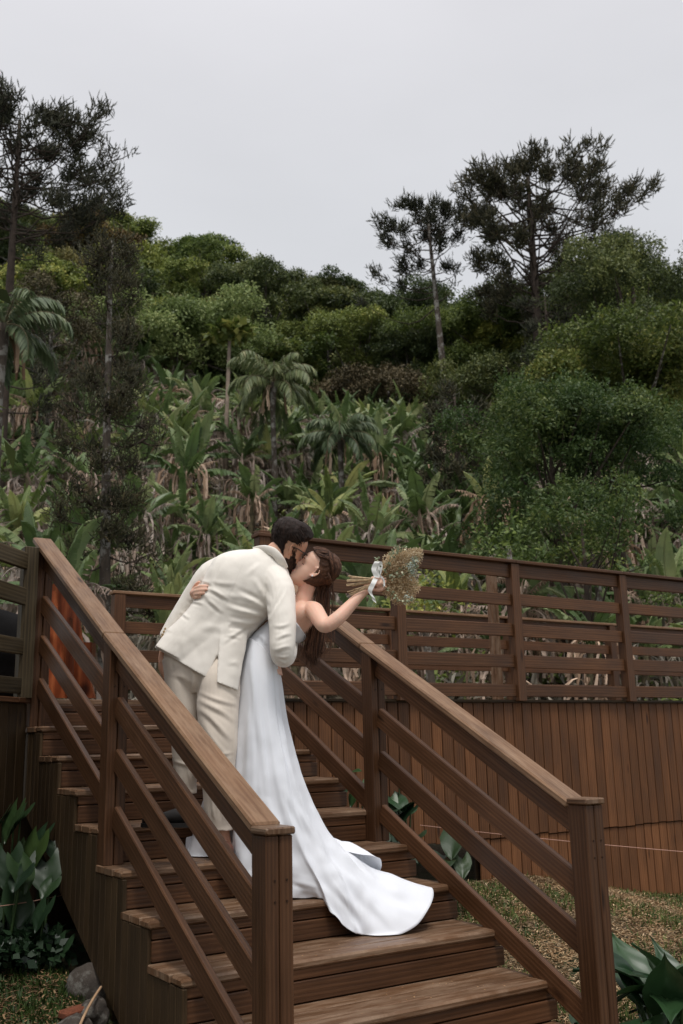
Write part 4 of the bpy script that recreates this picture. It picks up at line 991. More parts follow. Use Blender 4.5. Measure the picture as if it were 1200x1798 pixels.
def limb(mb, pts, n=16):
    """pts: (Vector, radius) chain, rounded ends"""
    P_ = [Vector(p) for p, r in pts]; r_ = [r for p, r in pts]; PP, RR = [], []
    for i in range(len(P_)-1):
        p0, p1, p2, p3 = P_[max(i-1, 0)], P_[i], P_[i+1], P_[min(i+2, len(P_)-1)]
        for k in range(4):
            t = k/4; PP.append(.5*((2*p1)+(p2-p0)*t+(2*p0-5*p1+4*p2-p3)*t*t+(3*p1-p0-3*p2+p3)*t**3)); RR.append(r_[i]*(1-t)+r_[i+1]*t)
    PP.append(P_[-1]); RR.append(r_[-1]); tube(mb, PP, RR, n); ball(mb, P_[0], r_[0]); ball(mb, P_[-1], r_[-1])
def project(V):
    q = V-CAM; z = q@FW; return 600+FPX*(q@RT)/z, 899-FPX*(q@UP)/z
def remesh(name, mb, voxel, mats, parent, smooth=6, post=None, sfac=.5, uvs=False):
    me = bpy.data.meshes.new('tmp'); me.from_pydata([tuple(v) for v in mb.v], [], mb.f); ob_ = bpy.data.objects.new('tmp', me); COL.objects.link(ob_)
    md = ob_.modifiers.new('r', 'REMESH'); md.mode = 'VOXEL'; md.voxel_size = voxel; md.use_smooth_shade = True
    sm = ob_.modifiers.new('s', 'SMOOTH'); sm.factor = sfac; sm.iterations = smooth
    dg = bpy.context.evaluated_depsgraph_get(); nm = bpy.data.meshes.new_from_object(ob_.evaluated_get(dg)); bpy.data.objects.remove(ob_); bpy.data.meshes.remove(me)
    nm.name = name; nm.materials.clear()
    if post:
        V = np.empty(len(nm.vertices)*3, np.float32); nm.vertices.foreach_get('co', V); V = V.reshape(-1, 3).astype(float)
        N = np.empty_like(V, dtype=np.float32).ravel(); nm.vertices.foreach_get('normal', N); N = N.reshape(-1, 3).astype(float)
        V = post(V, N); nm.vertices.foreach_set('co', V.astype(np.float32).ravel()); nm.update()
    for m in (mats if isinstance(mats, (list, tuple)) else [mats]): nm.materials.append(m)
    nm.polygons.foreach_set('use_smooth', [True]*len(nm.polygons))
    o = link(name, nm, parent); o.matrix_parent_inverse = Matrix.Translation(parent.location).inverted() if parent else Matrix(); return o
def creases(V, N, L, dmax=None):
    """cloth folds: each (x1, y1, x2, y2, amplitude m, width px) raises a ridge with a hollow beside it"""
    x, y = project(V); face = np.clip(-(N@FW)*2.5, 0, 1); D_ = np.zeros(len(V))
    for x1, y1, x2, y2, am, sg in L:
        dx, dy = x2-x1, y2-y1; l = math.hypot(dx, dy); q = ((x-x1)*dx+(y-y1)*dy)/l/l; t = ((x-x1)*-dy+(y-y1)*dx)/l
        t = t+3.*np.sin(q*5+x1)*sg/8
        e = np.clip(1-np.abs(q-.5)*2, 0, 1)**.7*((q > 0) & (q < 1)); D_ += am*e*(np.exp(-(t/sg)**2)-.75*np.exp(-((t-1.7*sg)/sg)**2))
    return V+N*(D_*face)[:, None]
def nzv(V, s, seed=0.): return np.array([noise.noise(Vector(tuple(q*s))+Vector((seed, seed*2, 0))) for q in V])

# ------------------------------------------------------------------ heads
class Head:
    def __init__(s, c, face, up, size=1.):
        s.c = Vector(c); f = Vector(face).normalized(); u = Vector(up); u = (u-f*u.dot(f)).normalized(); r = f.cross(u); s.M = Matrix((r, f, u)).transposed(); s.k = size
    def w(s, x, y, z): return s.c+s.M@(Vector((x, y, z))*s.k)
SL = [(-.118, .070, .030, .020), (-.108, .086, .004, .036), (-.088, .090, -.018, .049), (-.055, .088, -.045, .060), (-.02, .084, -.068, .067), (.0, .080, -.084, .071), (.03, .089, -.097, .0755),
      (.06, .085, -.100, .076), (.085, .070, -.092, .069), (.105, .045, -.073, .054), (.118, .015, -.045, .033), (.122, -.008, -.02, .010)]
def headpt(z, a, off=0., feat=True):
    zs = [q[0] for q in SL]; f = np.interp(z, zs, [q[1] for q in SL]); b_ = np.interp(z, zs, [q[2] for q in SL]); w = np.interp(z, zs, [q[3] for q in SL])
    cy_, hd = (f+b_)/2, (f-b_)/2; ca, sa = math.cos(a), math.sin(a)      # a = 0 at the face
    y = cy_+hd*(math.copysign(abs(ca)**.92, ca)); x = w*math.copysign(abs(sa)**.88, sa)
    if feat and ca > 0:
        G = lambda x0, z0, sx, sz: math.exp(-((x-x0)/sx)**2-((z-z0)/sz)**2)
        y += .020*G(0, -.022, .010, .014)+.012*G(0, -.005, .008, .022)+.007*G(0, -.062, .020, .007)+.005*G(0, -.074, .016, .005)-.006*G(0, -.068, .02, .0022)-.003*G(0, -.086, .02, .006)+.006*G(0, -.105, .02, .01)
        y += -.012*G(.030, .003, .014, .011)-.012*G(-.030, .003, .014, .011)+.006*G(.03, .003, .010, .006)+.006*G(-.03, .003, .010, .006)+.004*G(.03, .024, .02, .006)+.004*G(-.03, .024, .02, .006)+.003*(G(.045, -.03, .02, .018)+G(-.045, -.03, .02, .018))
    r_ = math.hypot(x, y-cy_)
    return x*(1+off/max(r_, .02)), y+(y-cy_)*off/max(r_, .02), z+off*max(0, (z-.04)/.08)
def head_mesh(mb, H):
    nz_, na = 60, 72; vs_, fs = [], []
    for i in range(nz_):
        z = -.118+.24*(i/(nz_-1))
        for k in range(na): vs_.append(H.w(*headpt(z, 2*math.pi*k/na)))
    for i in range(nz_-1):
        for k in range(na): j = (k+1) % na; fs.append([i*na+k, i*na+j, (i+1)*na+j, (i+1)*na+k])
    fs.append(list(range(na))[::-1]); fs.append([(nz_-1)*na+k for k in range(na)]); mb.add(vs_, fs)
    for sx in (-1, 1):    # ears: rim, lobe and bowl
        rim = [(.073, .006, .020), (.079, .000, .031), (.084, -.014, .030), (.086, -.022, .014), (.083, -.018, -.006), (.077, -.006, -.022), (.073, .004, -.026)]
        limb(mb, [(H.w(sx*x, y, z), .0042*H.k) for x, y, z in rim], 8)
        limb(mb, [(H.w(sx*.074, -.002, .02), .006), (H.w(sx*.075, -.010, .006), .0065), (H.w(sx*.074, -.004, -.018), .0065)], 8)
def shell(H, mask, off, name, m, parent, nz_=90, na=120, z0=-.118, z1=.1215, strandy=0.):
    vs_, T, keep = [], [], []
    for i in range(nz_):
        z = z0+(z1-z0)*i/(nz_-1)
        for k in range(na):
            a = 2*math.pi*k/na-math.pi; x, y, zz = headpt(z, a, 0, False); mk = mask(x, y, z, a); o_ = off(x, y, z, a)*min(1, max(0, mk)*60)
            p = headpt(z, a, o_+(.0 if mk > 0 else -.006), True); q = H.w(*p); n_ = noise.noise(Vector((x*260, y*60, z*60)))*strandy; q += (q-H.w(0, -.01, 0)).normalized()*n_; vs_.append(q); keep.append(mk > -.02); T.append(.5+.5*noise.noise(Vector((x*120, y*25, z*25))))
    fs = []
    for i in range(nz_-1):
        for k in range(na):
            j = (k+1) % na; f = [i*na+k, i*na+j, (i+1)*na+j, (i+1)*na+k]
            if all(keep[t_] for t_ in f): fs.append(f)
    fs.append([(nz_-1)*na+k for k in range(na)])
    mb = MB(); mb.add(vs_, fs, None, T); o = mb.build(name, m, parent, True); o.matrix_parent_inverse = Matrix.Translation(parent.location).inverted(); return o
def locks(name, m, parent, strands, n=5):
    mb = MB()
    for pts, r_, tone in strands: tube(mb, pts, r_, n, tone, cap=False)
    o = mb.build(name, m, parent, True); o.matrix_parent_inverse = Matrix.Translation(parent.location).inverted(); return o
def smoothpts(P_, n=4):
    P_ = [Vector(p) for p in P_]; o = []
    for i in range(len(P_)-1):
        p0, p1, p2, p3 = P_[max(i-1, 0)], P_[i], P_[i+1], P_[min(i+2, len(P_)-1)]
        for k in range(n): t = k/n; o.append(.5*((2*p1)+(p2-p0)*t+(2*p0-5*p1+4*p2-p3)*t*t+(3*p1-p0-3*p2+p3)*t**3))
    return o+[P_[-1]]
def pl(seq): return [(Vector(tuple(P(x, y, d))), r) for x, y, d, r in seq]

# ---------------------------------------------------------------- the man
foot = P(385, 1500, 5.12)
man = tag(empty('person', (float(foot[0]), float(foot[1]), .68)), 'man in a cream suit and glasses bending over to kiss the woman, seen from behind', 'person', 'the kissing couple')
HMn = Head(P(505, 961, 5.07), idir(28)*.88+FV*.42, -idir(90)*1.+idir(0)*.35, 1.03)
mb = MB(); head_mesh(mb, HMn)
limb(mb, [(HMn.w(0, -.035, -.05), .060), (Vector(tuple(P(484, 985, 5.07))), .062), (Vector(tuple(P(462, 1015, 5.07))), .07)])
limb(mb, pl([(462, 1015, 5.07, .10), (430, 1060, 5.08, .09), (380, 1130, 5.08, .09)]))      # chest under the jacket
limb(mb, pl([(335, 1170, 5.1, .06), (327, 1300, 5.1, .045), (326, 1385, 5.14, .034), (325, 1428, 5.16, .032)]))
limb(mb, pl([(385, 1180, 5.05, .06), (385, 1330, 5.0, .045), (390, 1450, 5.07, .036), (397, 1492, 5.08, .034)]))
limb(mb, pl([(372, 1150, 5.08, .08), (385, 1180, 5.05, .07)])); limb(mb, pl([(372, 1150, 5.08, .08), (335, 1180, 5.1, .07)]))
limb(mb, pl([(400, 1000, 5.1, .05), (342, 1050, 5.15, .04), (316, 1085, 5.17, .032), (296, 1120, 5.17, .024), (288, 1150, 5.14, .024)]))      # left arm
limb(mb, pl([(470, 1015, 5.05, .06), (497, 1080, 4.98, .05), (497, 1145, 4.93, .038), (506, 1120, 5.2, .03)]))
def hand(mb, palm, fingers, thumb):
    limb(mb, palm, 14)
    for f in fingers+[thumb]: limb(mb, f, 10)
hand(mb, pl([(288, 1146, 5.14, .024), (288, 1158, 5.13, .030), (290, 1168, 5.12, .028)]),
     [pl([(284, 1168, 5.11, .0105), (283, 1178, 5.10, .0095), (287, 1188, 5.10, .0085)]), pl([(287, 1170, 5.10, .0105), (287, 1182, 5.09, .0095), (291, 1193, 5.09, .0085)]),
      pl([(291, 1171, 5.10, .0105), (292, 1183, 5.09, .0095), (296, 1194, 5.09, .0080)]), pl([(294, 1170, 5.12, .0095), (297, 1180, 5.10, .0085), (300, 1189, 5.10, .0075)])],
     pl([(286, 1156, 5.12, .012), (281, 1165, 5.10, .010), (281, 1174, 5.10, .009)]))
remesh('body', mb, .0045, SKM, man, 5)
# hair: short back and sides, fuller on top
def hmask(x, y, z, a):
    hl = .062+.030*max(0, math.cos(a))**3                   # forehead line
    side = .005+.02*abs(math.sin(a))
    ca = math.cos(a)
    if ca > .35: return z-hl
    if ca > -.42: return z-(.030 if ca < .1 else .030+(ca-.1)*.14)
    return z-(.030-.080*min(1, (-.42-ca)/.12))
def hoff(x, y, z, a): return .007+.017*min(1, max(0, (z-.0)/.07))+.006*max(0, math.cos(a))*(z > .06)
shell(HMn, hmask, hoff, 'hair', HM, man, strandy=.004)
g = np.random.default_rng(3); ss = []
for i in range(900):
    a = g.uniform(-math.pi, math.pi); z = g.uniform(-.05, .1215); x, y, zz = headpt(z, a, 0, False)
    if hmask(x, y, z, a) < .018: continue
    o_ = hoff(x, y, z, a); pts = []
    a2 = a; z2 = z
    for k in range(4):
        pts.append(HMn.w(*headpt(z2, a2, o_*(.9+.06*k), False))); z2 = max(-.07, min(.1215, z2-(.006 if math.cos(a) < .2 else -.006))); a2 *= (.95 if abs(a) < 2 else .985)
    ss.append((pts, [.0022, .0024, .0018, .0005], g.uniform(0, 1)))
locks('hair', HM, man, ss, 4)
shell(HMn, lambda x, y, z, a: min(.048-abs(z+.075), (-.048-z)+.055*max(0, min(1, (.62-math.cos(a))/.35)), math.cos(a)+(.05 if z > -.05 else .35)), lambda *q: .0035, 'beard', BEARD, man, strandy=.002)
ss = []
for i in range(260):     # sideburn and jaw bristles
    t_ = g.uniform(); a = g.choice([-1, 1])*(1.45-.75*t_**2+g.uniform(-.12, .12)); z = .012-.10*t_+g.uniform(-.01, .01); p = headpt(z, a, .002, False); q = headpt(z-.012, a*.97, .006, False); ss.append(([HMn.w(*p), HMn.w(*q)], [.0016, .0004], g.uniform(0, 1)))
locks('beard', BEARD, man, ss, 3)
# glasses
mb = MB()
for sx in (-1, 1):
    tube(mb, [HMn.w(sx*.080, -.012, .012), HMn.w(sx*.079, .02, .018), HMn.w(sx*.073, .098, .016)], .0032, 6)
    fr = [(sx*.073, .098, .020), (sx*.012, .108, .020), (sx*.012, .108, -.016), (sx*.030, .108, -.021), (sx*.062, .102, -.020), (sx*.073, .098, -.006), (sx*.073, .098, .020)]
    tube(mb, [HMn.w(*q) for q in fr], .0030, 6)
tube(mb, [HMn.w(-.012, .108, .012), HMn.w(0, .113, .014), HMn.w(.012, .108, .012)], .002, 6)
gl = tag(mb.build('glasses', simple('black_acetate', (.008, .008, .009), .25, .1, 20, 0, .5)), 'black framed glasses worn by the man', 'glasses')
# trousers
mb = MB()
loft(mb, [ring(366, 1118, 5.08, 44, .10, 22), ring(356, 1142, 5.07, 60, .12, 18), ring(354, 1172, 5.07, 68, .135, 10), ring(356, 1200, 5.07, 62, .12, 4), ring(358, 1218, 5.07, 50, .08, 0)])
loft(mb, [ring(318, 1160, 5.07, 33, .11), ring(320, 1200, 5.08, 30, .11), ring(325, 1245, 5.09, 27, .10), ring(326, 1300, 5.10, 23.5, .085), ring(326, 1350, 5.13, 21, .075), ring(325, 1393, 5.16, 19, .068)])
loft(mb, [ring(384, 1128, 5.07, 20, .08), ring(386, 1165, 5.04, 36, .115), ring(384, 1205, 5.02, 38, .12), ring(383, 1250, 5.01, 36, .115), ring(383, 1300, 5.00, 33.5, .10), ring(383, 1355, 5.01, 29.5, .085), ring(384, 1400, 5.03, 26.5, .078), ring(385, 1440, 5.06, 24, .072), ring(385, 1458, 5.07, 23.5, .07)])
for c_, w, y0, y1, d_ in ((325, 20.5, 1376, 1393, 5.16), (385, 25.2, 1437, 1458, 5.07)):
    loft(mb, [ring(c_, y0, d_, w, .073), ring(c_, y1, d_, w, .073)])
CT = [(350, 1225, 415, 1268, .006, 6), (352, 1245, 410, 1300, .007, 6), (354, 1268, 404, 1335, .006, 6), (348, 1215, 420, 1240, .005, 5), (300, 1230, 345, 1300, .005, 5), (304, 1270, 342, 1330, .006, 5), (306, 1335, 340, 1350, .005, 4), (358, 1350, 402, 1395, .005, 5), (362, 1380, 404, 1420, .005, 5), (372, 1400, 378, 1440, .005, 4), (390, 1405, 394, 1440, .005, 4),
      (362, 1330, 412, 1322, .004, 4), (312, 1360, 318, 1392, .004, 3), (345, 1165, 346, 1230, -.010, 6), (410, 1240, 416, 1440, .004, 4), (392, 1190, 424, 1230, .004, 4), (300, 1180, 340, 1200, .003, 6), (330, 1345, 338, 1385, .004, 3)]
CT = [(a, b_, c, d_, e*.85, f*.75) for a, b_, c, d_, e, f in CT]
def tp(V, N): return creases(V, N, CT)+N*(nzv(V, 11)*.004)[:, None]
remesh('trousers', mb, .0055, TROU, man, 4, tp)
# shoes
mb = MB(); ms = MB()
def shoe(hx, hy, z, toe):
    c = Vector(tuple(PZ(hx, hy, z))); t_ = Vector(toe).normalized(); s_ = Vector((-t_.y, t_.x, 0)); U = Vector((0, 0, 1)); vs_, fs = [], []
    st_ = [(-.035, .020, .05), (-.02, .034, .072), (.03, .036, .078), (.08, .038, .066), (.13, .045, .052), (.18, .047, .042), (.225, .036, .033), (.245, .012, .022)]
    for x, w, h in st_:
        for k in range(12): a = math.pi*2*k/12; vs_.append(c+t_*x+s_*(w*math.cos(a))+U*(.018+(h-.0)*.5+(h*.5)*math.sin(a)))
    for i in range(len(st_)-1):
        for k in range(12): j = (k+1) % 12; fs.append([i*12+k, i*12+j, (i+1)*12+j, (i+1)*12+k])
    fs.append(list(range(12))[::-1]); fs.append([(len(st_)-1)*12+k for k in range(12)]); mb.add(vs_, fs)
    vs_ = []
    for x, w, h in st_:
        for sg, zz in ((-1, 0), (1, 0), (1, .020), (-1, .020)): vs_.append(c+t_*(x*1.02)+s_*(w*1.12*sg)+U*zz)
    fs = []
    for i in range(len(st_)-1):
        for k in range(4): j = (k+1) % 4; fs.append([i*4+k, i*4+j, (i+1)*4+j, (i+1)*4+k])
    fs += [[3, 2, 1, 0], [28, 29, 30, 31]]; ms.add(vs_, fs)
LEA = simple('brown_leather', (.11, .045, .03), .35, .25, 30, .2); SOL = simple('dark_sole', (.02, .018, .017), .6)
for args, nm in (((334, 1452, .853, (-.55, .6, 0)), 'l'), ((398, 1514, .683, (.25, .8, 0)), 'r')):
    mb = MB(); ms = MB(); shoe(*args); sh = mb.build('shoe', LEA if nm == 'r' else SOL, man, True); sh.matrix_parent_inverse = Matrix.Translation(man.location).inverted(); s2 = ms.build('sole', SOL, sh)
# jacket
mb = MB()
loft(mb, [ring(355, 1137, 5.07, 68, .146, 26), ring(366, 1122, 5.07, 65, .148, 25), ring(388, 1092, 5.07, 60, .145, 24), ring(411, 1060, 5.06, 66, .145, 25), ring(432, 1030, 5.06, 74, .15, 25), ring(446, 1006, 5.06, 71, .14, 23), ring(458, 987, 5.06, 54, .11, 20), ring(470, 979, 5.06, 33, .085, 25), ring(477, 973, 5.06, 27, .07, 30)], 36, 2.7)
loft(mb, [ring(368, 1118, 5.07, 63, .146, 25), ring(345, 1140, 5.07, 60, .147, 27), ring(321.5, 1161, 5.07, 54, .147, 29)], 36, 2.7)
limb(mb, pl([(402, 998, 5.08, .078), (372, 1012, 5.11, .080), (342, 1050, 5.15, .070), (316, 1085, 5.17, .055), (294, 1114, 5.17, .040)]), 20)
limb(mb, pl([(470, 1010, 5.03, .085), (489, 1032, 4.98, .082), (495, 1075, 4.93, .072), (497, 1115, 4.90, .066), (496, 1145, 4.90, .060), (500, 1152, 4.97, .056), (508, 1135, 5.12, .046), (512, 1120, 5.22, .04)]), 20)
def panel(mb, TL, TR_, BR, BL, s0, s1, d0, hd, th=.02, n=14, flare=0.):
    vs_ = []
    for lay in (0, 1):
        for i in range(n+1):
            for j in range(n+1):
                u, v = j/n, i/n; x = (TL[0]*(1-u)+TR_[0]*u)*(1-v)+(BL[0]*(1-u)+BR[0]*u)*v; y = (TL[1]*(1-u)+TR_[1]*u)*(1-v)+(BL[1]*(1-u)+BR[1]*u)*v
                s = s0+(s1-s0)*u; d = d0-hd*math.sqrt(max(0, 1-s*s))-flare*v+lay*th; vs_.append(Vector(tuple(P(x, y, d))))
    K = (n+1)**2; fs = []
    I = lambda l, i, j: l*K+i*(n+1)+j
    for i in range(n):
        for j in range(n): fs.append([I(0, i, j), I(0, i+1, j), I(0, i+1, j+1), I(0, i, j+1)]); fs.append([I(1, i, j), I(1, i, j+1), I(1, i+1, j+1), I(1, i+1, j)])
    for i in range(n): fs += [[I(0, i, 0), I(1, i, 0), I(1, i+1, 0), I(0, i+1, 0)], [I(0, i, n), I(0, i+1, n), I(1, i+1, n), I(1, i, n)], [I(0, 0, i), I(0, 0, i+1), I(1, 0, i+1), I(1, 0, i)], [I(0, n, i), I(1, n, i), I(1, n, i+1), I(0, n, i+1)]]
    mb.add(vs_, fs)
panel(mb, (318, 1087), (405, 1095), (364, 1191), (271, 1137), -.97, .22, 5.078, .148, .03, flare=.016)
panel(mb, (388, 1105), (437, 1105), (418, 1213), (380, 1198), .15, .85, 5.075, .150, .04, flare=.042)
CJ = [(475, 1088, 395, 1062, .010, 6), (474, 1075, 410, 1035, .008, 6), (470, 1095, 400, 1090, .008, 6), (478, 1060, 440, 1015, .006, 7), (358, 1030, 405, 1052, .008, 5), (352, 1045, 395, 1075, .006, 5), (468, 1098, 430, 1112, .008, 5), (455, 1060, 380, 1040, .005, 7), (360, 1020, 420, 1025, .005, 6),
      (390, 1132, 440, 1092, .006, 5), (345, 1100, 420, 1108, .004, 9), (330, 1110, 316, 1160, .0035, 7), (480, 1100, 512, 1095, .006, 5), (482, 1120, 514, 1112, .007, 5), (482, 1140, 512, 1135, .008, 5), (485, 1155, 508, 1152, .007, 4), (484, 1160, 505, 1165, .006, 4), (340, 1030, 372, 1050, .007, 5), (330, 1050, 358, 1062, .006, 4), (350, 1015, 378, 1032, .006, 5), (315, 1075, 335, 1085, .005, 4),
      (472, 1088, 500, 1030, -.006, 4), (392, 975, 372, 1030, -.006, 5), (462, 990, 430, 1010, .004, 6), (395, 1115, 425, 1120, .004, 4), (400, 1160, 422, 1168, .003, 6), (478, 1075, 492, 1015, -.0022, 2), (492, 1015, 480, 985, -.002, 2), (390, 1080, 330, 1130, .004, 10), (432, 985, 380, 1100, -.0018, 3)]
CJ = [(a, b_, c, d_, e*.7, f*.7) for a, b_, c, d_, e, f in CJ]
def jp(V, N): return creases(V, N, CJ)+N*(nzv(V, 9, 3)*.004+nzv(V, 26, 8)*.0012)[:, None]
jk = remesh('jacket', mb, .005, JACK, man, 5, jp)
mb = MB()   # folded collar around the neck
cp = [(446, 968, 5.03), (462, 965, 4.985), (480, 969, 4.965), (493, 984, 4.975), (500, 1000, 5.02)]
loft(mb, [(Vector(tuple(P(x, y, d)))+Vector((0, 0, .0)), idir(118)*.026, FV*.011) for x, y, d in cp] if False else [(Vector(tuple(P(x, y, d))), idir(a_)*.024, FV*.010) for (x, y, d), a_ in zip(cp, (70, 80, 110, 140, 150))], 14)
remesh('collar', mb, .0035, JACK, man, 3)
mb = MB()   # shirt collar edge
limb(mb, pl([(452, 962, 5.03, .008), (466, 960, 4.995, .009), (482, 965, 4.98, .009), (493, 978, 4.985, .009), (501, 995, 5.03, .009)])); remesh('shirt', mb, .003, DRES, man, 2)
mb = MB()
for x, y in ((291, 1104), (288.5, 1109), (286, 1114), (284.5, 1118)): ball(mb, P(x, y, 5.135), .0065, (1, 1, 1))
o = mb.build('cuff_buttons', simple('horn_button', (.35, .24, .12), .4), man, True); o.matrix_parent_inverse = Matrix.Translation(man.location).inverted()

# ---------------------------------------------------------------- the woman
wo = tag(empty('person', tuple(P(460, 1490, 5.12)*np.array([1, 1, 0])+np.array([0, 0, .68]))), 'woman in a white strapless gown arching back, one arm stretched out to the right', 'person', 'the kissing couple')
HWo = Head(P(551, 1003, 5.10), -idir(38)*.94+FV*-.05+idir(90)*.0, idir(-52)*1.+FV*.02, .98)
mb = MB(); head_mesh(mb, HWo)
limb(mb, [(HWo.w(0, -.015, -.06), .046), (Vector(tuple(P(537, 1040, 5.12))), .044), (Vector(tuple(P(532, 1064, 5.13))), .055)])
loft(mb, [ring(462, 1180, 5.12, 36, .11, 10), ring(466, 1140, 5.12, 31, .10, 30), ring(490, 1115, 5.12, 29, .095, 48), ring(515, 1097, 5.12, 30, .105, 52), ring(531, 1083, 5.12, 27, .12, 50), ring(540, 1071, 5.12, 20, .11, 45), ring(543, 1064, 5.12, 10, .07, 40)])
limb(mb, pl([(545, 1070, 5.06, .044), (553, 1073, 5.00, .047), (563, 1089, 4.94, .043), (572, 1099, 4.90, .036), (592, 1087, 4.90, .037), (612, 1067, 4.92, .032), (632, 1046, 4.94, .0245), (643, 1035, 4.95, .023)]))      # left arm with the bouquet
limb(mb, pl([(528, 1062, 5.22, .045), (470, 1045, 5.28, .04), (400, 1040, 5.28, .034), (348, 1043, 5.10, .024), (342, 1043, 5.03, .022)]))      # right arm round his back
hand(mb, pl([(343, 1043, 5.06, .022), (342, 1042, 5.01, .026), (344, 1041, 4.985, .024)]),
     [pl([(343, 1033, 4.965, .0105), (353, 1029.5, 4.935, .0098), (364, 1029, 4.925, .0080)]), pl([(342, 1038.5, 4.96, .0105), (352, 1036, 4.93, .0098), (363, 1035, 4.922, .0080)]),
      pl([(342, 1044, 4.96, .0102), (350, 1042.5, 4.932, .0094), (358.5, 1041.5, 4.925, .0078)]), pl([(341, 1049, 4.968, .0095), (346, 1048.8, 4.945, .0085), (352, 1048.5, 4.938, .0070)])],
     pl([(340, 1034, 5.02, .011), (345, 1026, 5.0, .010), (350, 1022, 4.985, .008)]))
hand(mb, pl([(643, 1035, 4.95, .023), (655, 1026, 4.955, .027), (664, 1021, 4.96, .027)]),
     [pl([(672, 1014, 4.965, .0105), (676, 1016, 4.93, .0102), (675, 1024, 4.912, .0095), (668, 1028, 4.918, .0085)]), pl([(666, 1012, 4.96, .0105), (670, 1014, 4.925, .0102), (669.5, 1023, 4.907, .0095), (663, 1028, 4.913, .0085)]),
      pl([(660, 1013, 4.955, .0102), (663.5, 1014, 4.925, .0100), (663, 1022, 4.908, .0092), (657.5, 1027, 4.914, .0082)]), pl([(654, 1015, 4.95, .0095), (657.5, 1016, 4.925, .0092), (657, 1023, 4.912, .0082), (652.5, 1027, 4.918, .0075)])],
     pl([(656, 1034, 4.94, .012), (668, 1036, 4.925, .0105), (677, 1031, 4.92, .0092)]))
remesh('body', mb, .0042, SKW, wo, 5)
mb = MB()
for c in (HWo.w(-.0795, -.004, -.020), HWo.w(.0795, -.004, -.020)): ball(mb, c, .0055)
m_, t, b, o = mat('pearl'); b.inputs['Base Color'].default_value = (.75, .76, .78, 1); b.inputs['Roughness'].default_value = .15
o = mb.build('earring', m_, wo, True); o.matrix_parent_inverse = Matrix.Translation(wo.location).inverted()
mb = MB()   # closed lashes, brows and lips
for sx in (-1, 1):
    tube(mb, [HWo.w(*headpt(-.004+.003*abs(q-.5), sx*(.24+q*.30), .001)) for q in np.linspace(0, 1, 6)], .0016, 5)
    tube(mb, [HWo.w(*headpt(.024+.004*math.sin(q*3), sx*(.18+q*.38), .0015)) for q in np.linspace(0, 1, 6)], .002, 5)
o = mb.build('eyelashes', HW, wo); o.matrix_parent_inverse = Matrix.Translation(wo.location).inverted()
mb = MB(); limb(mb, [(HWo.w(*headpt(-.064, q, -.001)), .005) for q in (-.26, -.1, .1, .26)], 8); o = mb.build('lips', simple('lips', (.48, .16, .13), .4), wo, True); o.matrix_parent_inverse = Matrix.Translation(wo.location).inverted()
# hair
def wmask(x, y, z, a):
    ca = math.cos(a)
    if ca > .3: return z-(.070+.016*ca)
    if ca > -.15: return z-(.02+.12*(ca+.15)) if ca > 0 else z+.01-.1*0
    return z+.075
shell(HWo, wmask, lambda x, y, z, a: .010+.012*max(0, -math.cos(a)), 'hair', HW, wo, strandy=.003)
g = np.random.default_rng(9); ss = []
for i in range(300):       # swept-back strands over the skull
    a = g.uniform(-math.pi, math.pi); pts = []
    a0 = g.uniform(-1.15, 1.15); z0 = .068+.02*math.cos(a0); zz = z0; sgn = 1 if a0 >= 0 else -1
    for k in range(9):
        q = k/8; an = a0+(sgn*math.pi*.93-a0)*q**.9; zc = z0+(.118-z0)*math.sin(math.pi*min(1, q*1.1))*(1 if abs(a0) < .8 else .45)-(z0+.01)*max(0, q-.35)/.65
        pts.append(HWo.w(*headpt(min(.1212, max(-.03, zc)), an, .014+.010*math.sin(math.pi*q)+g.uniform(-.002, .002), False)))
    ss.append((smoothpts(pts, 2), .0028, g.uniform(0, 1)))
for i in range(330):       # long hanging lengths
    a = math.pi+g.uniform(-1.45, 1.45); p0 = HWo.w(*headpt(g.uniform(-.03, .07), a, .012, False)); s = g.uniform(-1, 1); dd = g.uniform(.0, .11)
    wv = g.uniform(0, 6.28); ln = 1175-abs(s)*25-g.uniform(0, 22)
    P_ = [p0, P(570+9*s, 1030, 5.12+dd), P(566+11*s+2*math.sin(wv), 1068, 5.11+dd), P(559+13*s+2*math.sin(wv+1), 1105, 5.10+dd), P(551+13*s+4*math.sin(wv+2), 1145, 5.09+dd), P(550+10*s+5*math.sin(wv+3.2), ln, 5.09+dd)]
    ss.append((smoothpts(P_, 4), [.0035]*16+[.003, .0025, .0018, .001, .0006], g.uniform(0, 1)))
for i in range(70):        # loose strands
    s = g.uniform(-1.6, 1.6); dd = g.uniform(-.02, .12); wv = g.uniform(0, 6.28); a = math.pi+g.uniform(-1.4, 1.4)
    P_ = [HWo.w(*headpt(g.uniform(-.03, .08), a, .016, False)), P(570+10*s, 1035, 5.11+dd), P(564+15*s+3*math.sin(wv), 1085, 5.10+dd), P(555+17*s+6*math.sin(wv+1.5), 1135, 5.09+dd), P(550+14*s+8*math.sin(wv+3), 1182-abs(s)*18, 5.09+dd)]
    ss.append((smoothpts(P_, 5), [.0012]*16+[.001, .0009, .0007, .0005, .0003], g.uniform(.3, 1)))
for i in range(24):        # twisted side braid
    q = i/23; an = -2.0-q*1.1
    ss.append((smoothpts([HWo.w(*headpt(.045-.04*q, an, .020, False)), HWo.w(*headpt(.03-.04*q, an-.12, .030, False)), HWo.w(*headpt(.012-.04*q, an-.16, .020, False))], 3), .006, g.uniform(.2, 1)))
    ss.append((smoothpts([HWo.w(*headpt(.045-.04*q, -an, .020, False)), HWo.w(*headpt(.03-.04*q, -an+.12, .030, False)), HWo.w(*headpt(.012-.04*q, -an+.16, .020, False))], 3), .006, g.uniform(.2, 1)))
locks('hair', HW, wo, ss, 5)
